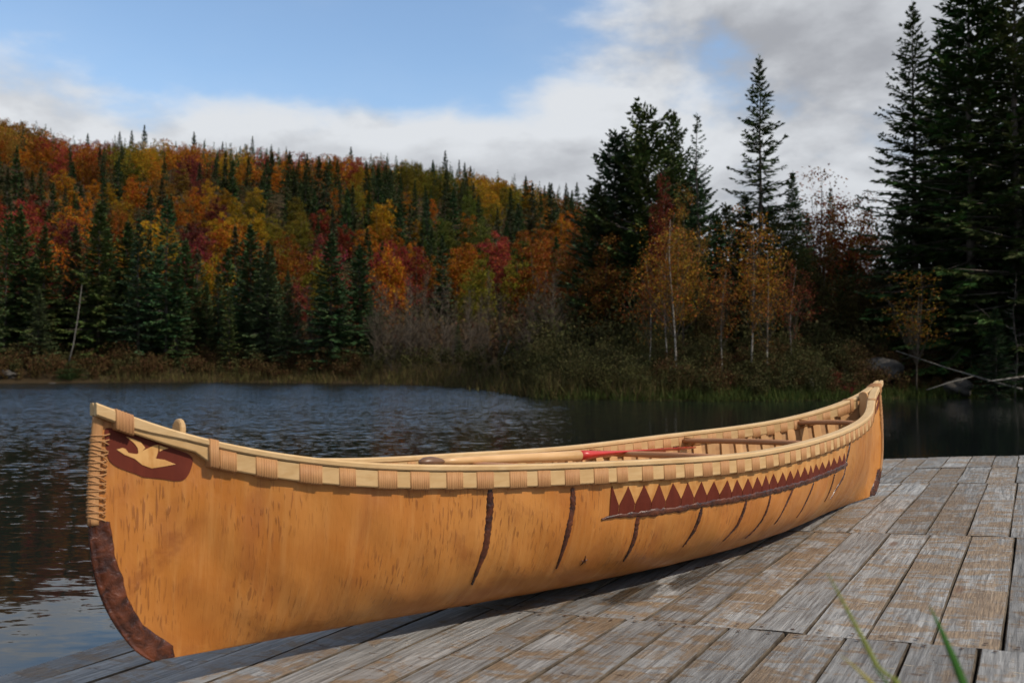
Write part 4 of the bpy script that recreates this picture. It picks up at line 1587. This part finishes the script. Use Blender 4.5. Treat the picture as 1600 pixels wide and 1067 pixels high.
def far_wood():
    rg = np.random.default_rng(77)
    rq = random.Random(78)
    Vs, Fs, Cs = [], [], []
    nv = 0
    cells = []
    tries = 0
    while len(cells) < 900 and tries < 60000:
        tries += 1
        px = rq.uniform(-90, 1010)
        r = rq.uniform(192, RIDGE_R + 4) if rq.random() < 0.8 else RIDGE_R + rq.uniform(-4, 6)
        phi = bearing(px)
        x, y = r * math.sin(phi), r * math.cos(phi)
        if all((x - a) ** 2 + (y - b) ** 2 > 9.5 for a, b, _, _ in cells):
            cells.append((x, y, r, phi))
    for x, y, r, phi in cells:
        z = float(ground(phi, r))
        H = rq.uniform(4.6, 7.4)
        px, py = project(x, y, z + H * 0.6)
        dd = min(math.hypot(px - a, (py - b) * 1.3) for a, b in DARK)
        if rq.random() < (0.55 if dd < 30 else 0.17):
            H = rq.uniform(5.0, 8.6)
            n = 150
            u = rg.uniform(0.05, 1, n)
            th = rg.uniform(0, 6.283, n)
            rad_ = (1 - u) ** 1.05 * rq.uniform(1.2, 1.9) * rg.uniform(0.55, 1.05, n)
            B = np.stack([x + np.cos(th) * rad_ * .6, y + np.sin(th) * rad_ * .6, z + u * H], 1)
            D = np.stack([np.cos(th), np.sin(th), rg.normal(-0.1, 0.35, n) + 1.6 * u], 1)
            L = 0.25 + 0.55 * (1 - u)
            N = np.array([0, 0, 1.0]) + rand_dirs(n, rg) * 0.8
            V, F = kites(B, D, L, L * 0.45, N)
            c = spr_col(1.0)
        else:
            best = min(ANCH, key=lambda a: math.hypot(px - a[0], (py - a[1]) * 1.3) * rq.uniform(0.55, 1.7))
            c = PAL[best[2]]
            if best[2] in ('scarlet', 'crimson') and rq.random() < 0.4:
                c = PAL['orange']
            v = rq.uniform(0.45, 1.05)
            c = tuple(q * v * rq.uniform(0.9, 1.1) for q in c)
            nc, nl = 22, 17
            R = rq.uniform(1.5, 2.4)
            d = rand_dirs(nc, rg) * (rg.uniform(0, 1, nc) ** 0.4)[:, None] * np.array([R, R, H * 0.46]) + np.array([x, y, z + H * 0.54])
            B = np.repeat(d, nl, 0) + rand_dirs(nc * nl, rg) * (rg.uniform(0, 1, nc * nl) ** 0.5)[:, None] * 0.6
            n = nc * nl
            V, F = kites(B, rand_dirs(n, rg), rg.uniform(0.2, 0.4, n), rg.uniform(0.15, 0.3, n), rand_dirs(n, rg) + np.array([0, 0, 0.5]))
        Vs.append(V)
        Fs.append(F + nv)
        nv += len(V)
        Cs.append(np.tile(np.array([*c, 1.0], np.float32), (len(V), 1)))
    me = mesh_fast('far_wood', np.concatenate(Vs), np.concatenate(Fs))
    at = me.color_attributes.new('tree_colour', 'FLOAT_COLOR', 'POINT')
    at.data.foreach_set('color', np.concatenate(Cs).astype(np.float32).ravel())
    o = link('far_wood', me, None, M['far_leaf'])
    tag(o, 'far autumn wood covering the upper hill up to the crest', kind='stuff')


far_wood()

# --- spruces along the far shore
SH = [(-25, 350), (8, 330), (29, 322), (52, 400), (68, 352), (92, 395), (116, 351), (135, 400), (153, 316), (167, 353), (182, 420), (198, 345), (215, 343), (232, 357), (245, 395), (259, 306), (276, 400),
      (289, 374), (307, 386), (322, 440), (340, 410), (358, 450), (374, 400), (390, 349), (406, 385), (418, 377), (436, 440), (449, 423), (466, 470), (484, 489), (517, 363), (535, 440), (561, 381), (578, 455), (500, 440), (595, 470),
      (150, 440), (205, 430), (262, 440), (300, 450), (400, 460), (60, 450), (105, 460), (20, 440), (715, 500)]
for k, (px, top) in enumerate(SH):
    Y = float(shore_r(bearing(px))) * math.cos(bearing(px)) + rg.uniform(3.0, 11.0)
    if px in (517, 561):
        proto, wd, c = SPR_MID[1], 1.25, (0.040, 0.070, 0.026)
    else:
        proto, wd, c = rg.choice(SPR_MID), rg.uniform(0.85, 1.25), spr_col(1.15)
    o, z = plant_px('spruce_tree', proto, px, top, Y, c, 'needle', 'spruce_trunk', wd)
    ALL.append(dict(o=o, px=px, py=top, r=Y, k='shore spruce'))

# --- grey leafless trees by the far shore
for k in range(60):
    px = rg.uniform(585, 890) if k > 6 else rg.uniform(440, 620)
    Y = float(shore_r(bearing(px))) * math.cos(bearing(px)) + rg.uniform(2, 9)
    Y = max(Y, 42 if px < 800 else 34)
    top = rg.uniform(420, 520)
    o, z = plant_px('leafless_tree', rg.choice(BARE), px, top, Y, (0.1, 0.1, 0.1), 'grey_twig', 'grey_twig', rg.uniform(0.8, 1.2))
    ALL.append(dict(o=o, px=px, py=top, r=Y, k='bare'))

# --- the wooded point: spruces
PT = [('dark broad spruce with a dense rounded top on the point', SPR_WIDE[0], 1012, 166, 37, 1.0, None), ('stout spruce filling the left flank of the broad-topped one', SPR_WIDE[1], 962, 205, 38, 1.0, None),
      ('spruce shoulder right behind the broad-topped spruce', SPR_WIDE[1], 1054, 176, 38.5, 0.6, None), ('low bushy spruce at the left foot of the broad-topped one', SPR_WIDE[1], 935, 285, 37.5, 1.1, None),
      ('thin spruce with a bare spiky top beside the broad one', SPR_THIN, 1091, 178, 34, 1.15, None), ('bushy spruce behind the spiky-topped one', SPR_WIDE[1], 1085, 262, 36, 0.9, None),
      ('tall lone spruce with airy tiered branches against the cloud', SPR_OPEN, 1190, 88, 35, 1.0, None), ('short pointed spruce beside the tall airy one', SPR_HI[0], 1241, 268, 36, 1.1, None),
      ('dark spruce low in front of the tall airy one', SPR_HI[1], 1165, 300, 34.5, 1.3, None), ('young spruce between orange birches on the point', SPR_HI[1], 1120, 330, 37, 1.4, None),
      ('small spruce rising behind the orange thicket', SPR_HI[2], 1300, 290, 42, 0.8, None), ('small dark spruce on the crest beside the pale birch', SPR_HI[0], 1262, 330, 40, 1.2, None),
      ('bushy spruce closing the gap between the birch crowns', SPR_WIDE[1], 1135, 318, 38.5, 0.9, None), ('bushy dark spruce behind the golden-orange birch', SPR_WIDE[1], 1205, 322, 38, 0.9, None),
      ('shaded bushy spruce behind the reddish thicket', SPR_WIDE[1], 1255, 385, 36.5, 0.9, None), ('shaded low spruce behind the first orange birch', SPR_WIDE[1], 985, 360, 36, 1.0, None),
      ('shaded low spruce behind the orange tree pair', SPR_WIDE[1], 1325, 395, 37, 1.0, None), ('low dark spruce under the tallest orange birch', SPR_WIDE[1], 1075, 400, 33.5, 0.9, None),
      ('dark spruce wedged between the broad-topped one and its left neighbour', SPR_WIDE[0], 985, 222, 39, 0.8, None), ('dark spruce backing the spiky-topped one', SPR_WIDE[0], 1048, 240, 39.5, 0.9, None),
      ('low dark spruce beside the tall stand at the bank', SPR_WIDE[1], 1378, 400, 35.5, 1.0, None)]
for lab, pr, px, top, Y, wd, _ in PT:
    o, z = plant_px('spruce_tree', pr, px, top, Y, spr_col(1.15), 'needle', 'spruce_trunk', wd)
    tag(o, lab, 'tree', 'spruces on the wooded point')
RT = [('tall spruce standing nearest the open cloud, slim tip at the top edge', SPR_TALL[0], 1432, 4, 33, 0.95), ('tall dark spruce just behind the slim-tipped one', SPR_TALL[1], 1474, 40, 35, 1.15),
      ('massive dark spruce reaching past the top edge, second of the tall stand', SPR_TALL[2], 1520, -75, 31, 1.25), ('massive dark spruce in the corner, outermost of the tall stand', SPR_TALL[0], 1592, -110, 30, 1.2),
      ('dark spruce between the two massive ones', SPR_TALL[1], 1560, -20, 34, 1.2), ('broad dark spruce at the foot of the tall stand', SPR_WIDE[0], 1455, 290, 33, 0.8),
      ('dense dark spruce low under the massive ones', SPR_WIDE[0], 1530, 280, 32, 0.8), ('shaded spruce in the low corner of the tall stand', SPR_WIDE[1], 1600, 330, 30, 0.9),
      ('shaded bushy spruce below the slim-tipped one', SPR_WIDE[1], 1408, 320, 35, 0.8), ('dark spruce past the frame edge beside the massive one', SPR_TALL[2], 1665, -60, 30, 0.9),
      ('shaded spruce filling the gap below the massive pair', SPR_WIDE[1], 1562, 360, 31, 0.9), ('small shaded spruce beside the yellow-leaved birch', SPR_HI[1], 1488, 380, 31, 1.6),
      ('dark spruce in the back row behind the second massive one', SPR_TALL[0], 1500, 20, 37, 1.1), ('dark spruce in the back row next to the frame edge', SPR_TALL[2], 1622, 0, 35, 1.2)]
for lab, pr, px, top, Y, wd in RT:
    o, z = plant_px('spruce_tree', pr, px, top, Y, spr_col(0.9), 'needle', 'spruce_trunk', wd)
    tag(o, lab, 'tree', 'tall dark spruces at the right')
o, z = plant_px('spruce_tree', SPR_HI[1], 1556, 478, 27.6, (0.020, 0.036, 0.016), 'needle', 'spruce_trunk', 1.3)
tag(o, 'knee-high young green spruce near the fallen logs', 'tree')
o, z = plant_px('dead_snag', SNAG, 1587, 425, 28.5, (0.2, 0.2, 0.2), 'dead_wood', 'spruce_trunk', 1.0)
tag(o, 'grey dead snag with twisted branches beside the young spruce', 'snag')

# --- birches of the point
BT = [('birch with deep orange leaves over paired trunks, tallest of the near ones', BIRCH[0], 1056, 322, 28.2, (0.23, 0.095, 0.015), 1.15), ('slim birch close beside the tallest orange one', BIRCH[1], 1043, 372, 28.6, (0.22, 0.105, 0.016), 1.1),
      ('orange birch leaning over the shore shrubs, first of the row', BIRCH[2], 1014, 390, 28.8, (0.24, 0.075, 0.016), 1.0), ('birch with a white trunk standing in front of the dark gap', BIRCH[1], 1129, 405, 27.9, (0.20, 0.070, 0.018), 1.0),
      ('bright golden-orange birch with the longest white trunk', BIRCH[0], 1174, 318, 28.4, (0.24, 0.10, 0.016), 1.1), ('orange birch with a short white trunk at the waterline', BIRCH[2], 1198, 378, 27.8, (0.23, 0.092, 0.016), 0.95),
      ('reddish birch thicket behind the row of white trunks', BIRCH[2], 1238, 400, 29.5, (0.15, 0.04, 0.02), 1.0), ('sparse pale birch with few leaves standing above the orange crest', BIRCH_SPARSE, 1279, 238, 38, (0.26, 0.12, 0.065), 1.3),
      ('small birch with scattered yellow leaves in front of the dark spruces', BIRCH_SPARSE, 1432, 408, 28.5, (0.17, 0.085, 0.014), 1.9)]
for lab, pr, px, top, Y, c, wd in BT:
    o, z = plant_px('birch_tree', pr, px, top, Y, c, 'leaf', 'grey_twig' if pr is BIRCH_SPARSE else 'birch_trunk', wd)
    tag(o, lab, 'tree', 'birches on the wooded point')
OT = [('dark orange tree at the landward edge of the point', LEAF_MID[0], 905, 352, 40, (0.165, 0.060, 0.014), 1.2), ('brown-orange tree behind the first birch', LEAF_MID[1], 950, 380, 36, (0.15, 0.062, 0.015), 1.0),
      ('orange tree under the sparse pale birch', LEAF_MID[0], 1312, 300, 38, (0.22, 0.066, 0.018), 1.0), ('rust orange tree next to the tall dark stand', LEAF_MID[1], 1350, 322, 40, (0.17, 0.062, 0.018), 0.9),
      ('olive tree in the shade below the orange crest', LEAF_MID[1], 1290, 395, 34, (0.055, 0.042, 0.013), 1.1), ('dull green-brown tree beside the tall dark stand', LEAF_MID[0], 1352, 420, 34, (0.05, 0.036, 0.012), 1.0),
      ('red-leaved small tree inside the dark broad spruce', LEAF_MID[0], 1035, 268, 33.5, (0.11, 0.022, 0.012), 0.35), ('olive tree tucked behind the golden-orange birch', LEAF_MID[1], 1225, 350, 33, (0.05, 0.045, 0.013), 0.9),
      ('golden tree above the tallest orange birch', LEAF_MID[1], 1068, 308, 31, (0.15, 0.08, 0.018), 0.55), ('shaded brown tree between the birches and the water', LEAF_MID[0], 1110, 440, 30.5, (0.05, 0.032, 0.012), 0.9)]
for lab, pr, px, top, Y, c, wd in OT:
    o, z = plant_px('broadleaf_tree', pr, px, top, Y, c, 'leaf', 'grey_twig', wd)
    tag(o, lab, 'tree', 'broadleaf trees on the wooded point')

# ------------------------------------------------------------------ shore growth (brush, sedge, reeds): masses


def brush(name, label, mat, pxs, dr, n, hh, leaf, per, seed, spread=0.45, stems=True):
    rg = np.random.default_rng(seed)
    px = rg.uniform(pxs[0], pxs[1], n)
    phi = np.arctan2((px - 800) / FPX, 1)
    r = shore_r(phi) + rg.uniform(dr[0], dr[1], n)
    z = ground(phi, r)
    c = np.stack([r * np.sin(phi), r * np.cos(phi), z], 1)
    h = rg.uniform(hh[0], hh[1], n) * (0.45 + 1.0 * (0.5 + 0.5 * np.sin(px * 0.06 + r * 0.8) * np.sin(px * 0.023)))
    N = n * per
    cen = np.repeat(c, per, 0)
    H = np.repeat(h, per)
    u = rg.uniform(0.08, 1, N) ** 0.7
    th = rg.uniform(0, 6.283, N)
    rr = np.sqrt(rg.uniform(0, 1, N)) * H * spread * (0.45 + 0.75 * u * (1.3 - u))
    B = cen + np.stack([np.cos(th) * rr, np.sin(th) * rr, u * H], 1)
    D = rand_dirs(N, rg) + np.stack([np.cos(th) * .3, np.sin(th) * .3, np.full(N, 0.35)], 1)
    V, F = kites(B, D, leaf * rg.uniform(0.6, 1.5, N), leaf * 0.6 * rg.uniform(0.6, 1.3, N), rand_dirs(N, rg))
    if stems:
        ns = n * 7
        cs = np.repeat(c, 7, 0)
        hs = np.repeat(h, 7)
        ths = rg.uniform(0, 6.283, ns)
        Ds = np.stack([np.cos(ths) * 0.35, np.sin(ths) * 0.35, np.ones(ns)], 1)
        V2, F2 = kites(cs + rg.normal(0, 0.05, (ns, 3)) * np.array([1, 1, 0]), Ds, hs * rg.uniform(0.7, 1.15, ns), np.full(ns, leaf * 0.28), rand_dirs(ns, rg))
        F = np.concatenate([F, F2 + len(V)])
        V = np.concatenate([V, V2])
    o = link(name, mesh_fast(name, V, F), None, M[mat])
    return tag(o, label, kind='stuff')


def sward(name, label, mat, pxs, dr, n, hh, wd, seed, clump=0.25):
    rg = np.random.default_rng(seed)
    nc = max(n // 26, 1)
    pc = rg.uniform(pxs[0], pxs[1], nc)
    rc = rg.uniform(dr[0], dr[1], nc)
    hc = rg.uniform(hh[0], hh[1], nc)
    k = rg.integers(0, nc, n)
    phi = np.arctan2((pc[k] - 800) / FPX, 1)
    r = shore_r(phi) + rc[k]
    x = r * np.sin(phi) + rg.normal(0, clump, n)
    y = r * np.cos(phi) + rg.normal(0, clump, n)
    phi2, r2 = np.arctan2(x, y), np.hypot(x, y)
    z = np.maximum(ground(phi2, r2), -0.1)
    B = np.stack([x, y, z], 1)
    D = np.stack([rg.normal(0, 0.28, n), rg.normal(0, 0.28, n), np.ones(n)], 1)
    V, F = kites(B, D, hc[k] * rg.uniform(0.5, 1.2, n), wd * rg.uniform(0.6, 1.4, n), rand_dirs(n, rg))
    o = link(name, mesh_fast(name, V, F), None, M[mat])
    return tag(o, label, kind='stuff')


brush('shore_brush', 'rust-brown brush along the far shore', 'brush_red', (-80, 560), (0.8, 6.5), 420, (0.35, 1.25), 0.12, 120, 1)
brush('shore_brush', 'olive brush between the far shore spruces', 'brush_olive', (-80, 900), (1.5, 9), 330, (0.35, 1.3), 0.12, 120, 2)
brush('hill_brush', 'low tangled undergrowth at the foot of the hill', 'brush_red', (-80, 960), (8, 26), 420, (1.0, 2.6), 0.26, 70, 3)
brush('hill_undergrowth', 'rust and olive undergrowth between the trees of the hill', 'brush_red', (-80, 980), (24, 230), 1800, (1.2, 3.0), 0.34, 46, 33, 0.6)
brush('hill_undergrowth', 'olive saplings between the trees of the hill', 'brush_olive', (-80, 980), (24, 230), 1400, (1.2, 3.4), 0.34, 46, 34, 0.6)
sward('shore_sedge', 'tan sedge along the far waterline', 'sedge', (150, 840), (-0.1, 2.6), 9000, (0.25, 0.75), 0.035, 4, 0.4)
brush('point_brush', 'olive brush covering the wooded point', 'brush_olive', (815, 1330), (0.3, 5.0), 380, (0.35, 1.15), 0.065, 230, 5)
brush('point_brush', 'rust-brown brush on the point', 'brush_red', (1000, 1640), (0.4, 5.0), 300, (0.3, 0.95), 0.065, 220, 6)
brush('forest_undergrowth', 'dark undergrowth among the trunks of the point', 'brush_olive', (830, 1700), (5, 12), 260, (1.0, 2.6), 0.14, 130, 7)
sward('shore_grass', 'green grass fringing the wooded point', 'green_grass', (850, 1680), (-0.15, 1.0), 12000, (0.15, 0.48), 0.020, 8, 0.22)
sward('shore_reeds', 'tan reeds at the tip of the point', 'sedge', (815, 1060), (-0.15, 1.8), 2200, (0.4, 0.95), 0.022, 9, 0.25)

# distinct shrubs
for lab, px, py, dr, H, c, pr in (('rounded pale olive willow bush at the water edge of the point', 985, 575, 0.9, 1.15, (0.085, 0.085, 0.025), LEAF_MID[1]),
                                  ('dark crimson bush at the foot of the boulder', 1290, 560, 1.6, 1.0, (0.12, 0.018, 0.014), LEAF_MID[0]),
                                  ('low green juniper clump on the far shore', 112, 570, 1.0, 1.5, (0.035, 0.055, 0.018), LEAF_MID[1]),
                                  ('small red bush by the canoe tip on the shore', 1325, 590, 0.7, 0.7, (0.14, 0.02, 0.018), LEAF_MID[0])):
    phi = bearing(px)
    r = float(shore_r(phi)) + dr
    o, z = plant('shrub', pr, r * math.sin(phi), r * math.cos(phi), H, c, 'leaf', 'grey_twig', 2.4, zoff=-0.3 * H)
    tag(o, lab, 'shrub')


def trunk_log(name, lab, cat, pts, radii, mat, n=9):
    m = MB()
    m.tube(pts, radii, n)
    o = m.build(name, M[mat], None, True)
    return tag(o, lab, cat)


def on_ground(px, Y, dz=0.0):
    x = (px - 800) / FPX * Y
    return Vector((x, Y, float(ground(math.atan2(x, Y), math.hypot(x, Y))) + dz))


p0, p1 = on_ground(105, 54.6), at_depth(128, 445, 54.9)
trunk_log('leaning_trunk', 'pale leaning dead birch trunk on the far shore', 'dead trunk', [p0, p0.lerp(p1, .3) + Vector((0.12, 0, 0)), p0.lerp(p1, .65) + Vector((0.10, 0, 0)), p1], [0.05, 0.042, 0.032, 0.015], 'dead_wood')
p0, p1 = at_depth(779, 574, 36.5), at_depth(797, 530, 36.5)
p0.z = min(p0.z, 0.3)
trunk_log('leaning_trunk', 'thin white leaning trunk before the leafless trees', 'dead trunk', [on_ground(776, 41.0, -0.1), at_depth(780, 572, 41), at_depth(797, 530, 41)], [0.055, 0.05, 0.03], 'dead_wood')
a, b, c_ = at_depth(1400, 548, 28.6), at_depth(1480, 575, 28.0), at_depth(1548, 595, 27.4)
trunk_log('fallen_log', 'long grey fallen trunk slanting down the bank', 'log', [a, b, c_, c_ + Vector((0.9, -0.1, -0.25))], [0.012, 0.022, 0.032, 0.036], 'dead_wood')
a, b = at_depth(1448, 609, 26.6), at_depth(1520, 588, 27.3)
trunk_log('fallen_log', 'short pale branch lying across the grass below the long trunk', 'log', [a, a.lerp(b, .5) + Vector((0, 0, .02)), b], [0.012, 0.018, 0.014], 'dead_wood')
a, b = at_depth(1543, 596, 27.0), at_depth(1640, 584, 27.4)
trunk_log('fallen_log', 'white barked log running out of frame along the bank', 'log', [a, a.lerp(b, .5) + Vector((0, 0, .015)), b], [0.02, 0.024, 0.026], 'birch_trunk')
a, b = on_ground(1276, 26.9, -0.05), at_depth(1267, 593, 26.7)
trunk_log('broken_stub', 'pale broken stub leaning in the shore grass', 'stump', [a, a.lerp(b, .6), b], [0.07, 0.065, 0.05], 'dead_wood')


def boulder(lab, px, Y, sx, sy, sz, seed, dz=0.0):
    rg = random.Random(seed)
    bm = bmesh.new()
    bmesh.ops.create_icosphere(bm, subdivisions=4, radius=1.0)
    ph_ = [rg.uniform(0, 6) for _ in range(6)]
    for v in bm.verts:
        d = v.co.copy()
        k = 1 + 0.16 * math.sin(d.x * 3 + ph_[0]) * math.sin(d.y * 3 + ph_[1]) + 0.10 * math.sin(d.z * 5 + ph_[2] + d.x * 4) + 0.05 * math.sin(d.x * 11 + ph_[3]) * math.sin(d.z * 9 + d.y * 8 + ph_[4])
        k = min(k, 1.1)
        v.co = Vector((d.x * sx * k, d.y * sy * k, d.z * sz * k))
    me = bpy.data.meshes.new('boulder')
    bm.to_mesh(me)
    bm.free()
    me.polygons.foreach_set('use_smooth', [True] * len(me.polygons))
    o = link('boulder', me, None, M['rock'])
    o.location = on_ground(px, Y, dz)
    o.rotation_euler = (0, 0, rg.uniform(0, 6))
    return tag(o, lab, 'rock')


boulder('broad grey boulder on the bank behind the canoe tip', 1368, 29.6, 0.95, 0.7, 0.42, 3, 0.15)
boulder('small brown boulder above the long fallen trunk', 1497, 28.8, 0.45, 0.4, 0.3, 4, 0.3)
boulder('flat pale rock at the far waterline', 150, 51.3, 1.5, 0.6, 0.30, 5, 0.0)
boulder('flat pale rock at the edge of the photo on the far waterline', 6, 52.2, 0.9, 0.5, 0.35, 6, 0.0)
boulder('low pale rock just left of the largest shore rock', 84, 51.0, 0.55, 0.4, 0.2, 7, 0.0)

# ------------------------------------------------------------------ tuft of grass in front of the dock, close to the eye
tuft = link('grass_tuft', None)
gx, gy = 0.47, 0.70
tuft.location = (gx, gy, float(ground(math.atan2(gx, gy), math.hypot(gx, gy))))
tag(tuft, 'blurred tuft of long grass blades in front of the dock', 'grass')
BL = [([(1650, 1500), (1560, 1230), (1505, 1067), (1475, 995), (1452, 945)], 0.78, 0.0105, (0.055, 0.105, 0.018)),
      ([(1560, 1500), (1450, 1200), (1370, 1040), (1325, 955), (1292, 893)], 0.76, 0.0062, (0.20, 0.19, 0.05)),
      ([(1560, 1500), (1460, 1210), (1380, 1090), (1345, 1050), (1312, 1022)], 0.72, 0.0065, (0.30, 0.20, 0.06)),
      ([(1640, 1500), (1500, 1250), (1420, 1110), (1385, 1065), (1362, 1040)], 0.80, 0.005, (0.09, 0.13, 0.03)),
      ([(1600, 1500), (1620, 1300), (1640, 1180), (1655, 1100)], 0.74, 0.007, (0.07, 0.12, 0.025))]
invt = Matrix.Translation(-tuft.location)
for pts, Y, wv, c in BL:
    P = [at_depth(px, py, Y + 0.02 * k) for k, (px, py) in enumerate(pts)]
    P[0] = Vector((gx + random.uniform(-.02, .02), gy + random.uniform(-.02, .02), tuft.location.z - 0.01))
    # resample smoothly
    Q = []
    n = 14
    for k in range(n + 1):
        u = k / n * (len(P) - 1)
        i = min(int(u), len(P) - 2)
        f = u - i
        pm, p1_, p2_, pn = P[max(i - 1, 0)], P[i], P[i + 1], P[min(i + 2, len(P) - 1)]
        Q.append(0.5 * ((2 * p1_) + (p2_ - pm) * f + (2 * pm - 5 * p1_ + 4 * p2_ - pn) * f * f + (3 * p1_ - pm - 3 * p2_ + pn) * f ** 3))
    R = []
    for k, q in enumerate(Q):
        q = invt @ q
        hw = wv * 0.5 * (1 - (k / n) ** 2.2) + 0.0003
        R.append([(q.x - hw, q.y, q.z), (q.x, q.y + hw * 0.35, q.z), (q.x + hw, q.y, q.z), (q.x, q.y + hw * 0.35 - 0.0006, q.z)])
    o = link('blade', rings('blade', R), tuft, M['blade'])
    o.color = (*c, 1)

# ------------------------------------------------------------------ labels of the many trees: colour, level on the hill, order from the left
ONES = ['', 'first', 'second', 'third', 'fourth', 'fifth', 'sixth', 'seventh', 'eighth', 'ninth', 'tenth', 'eleventh', 'twelfth', 'thirteenth', 'fourteenth', 'fifteenth', 'sixteenth',
        'seventeenth', 'eighteenth', 'nineteenth']
TENS = {2: 'twent', 3: 'thirt', 4: 'fort', 5: 'fift', 6: 'sixt', 7: 'sevent', 8: 'eight', 9: 'ninet'}


def ordinal(n):
    if n < 20:
        return ONES[n]
    return TENS[n // 10] + ('ieth' if n % 10 == 0 else 'y-' + ONES[n % 10])


WORD = {'orange': 'bright orange', 'rust': 'rust-brown', 'scarlet': 'scarlet', 'crimson': 'dark crimson', 'golden': 'golden yellow', 'olive': 'olive green', 'green': 'green', 'tawny': 'tawny'}
groups = {}
for d in ALL:
    k = d['k']
    if k in WORD or k == 'spruce':
        tier = 'lower slope' if d['r'] < 98 else 'middle slope' if d['r'] < 130 else 'upper slope' if d['r'] < 165 else 'high slope'
    else:
        tier = ''
    groups.setdefault((k, tier), []).append(d)
for (k, tier), L in groups.items():
    L.sort(key=lambda d: d['px'])
    for n, d in enumerate(L, 1):
        o = ordinal(n)
        if k in WORD:
            lab, g = f'{o} {WORD[k]} broadleaf tree from the left on the {tier} of the hill', 'autumn broadleaf trees on the hill'
        elif k == 'spruce':
            lab, g = f'{o} dark spruce from the left on the {tier} of the hill', 'spruces scattered over the hill'
        elif k == 'skyline spruce':
            lab, g = f'{o} spruce from the left poking above the hill skyline', 'spruces on the skyline'
        elif k == 'slope spruce':
            lab, g = f'{o} tall spruce from the left among the colours of the hillside', 'tall spruces on the hillside'
        elif k == 'shore spruce':
            lab, g = f'{o} spruce from the left in the row along the far shore', 'spruces along the far shore'
        else:
            lab, g = f'{o} grey leafless tree from the left behind the far waterline', 'leafless trees by the far shore'
        tag(d['o'], lab, 'tree', g)
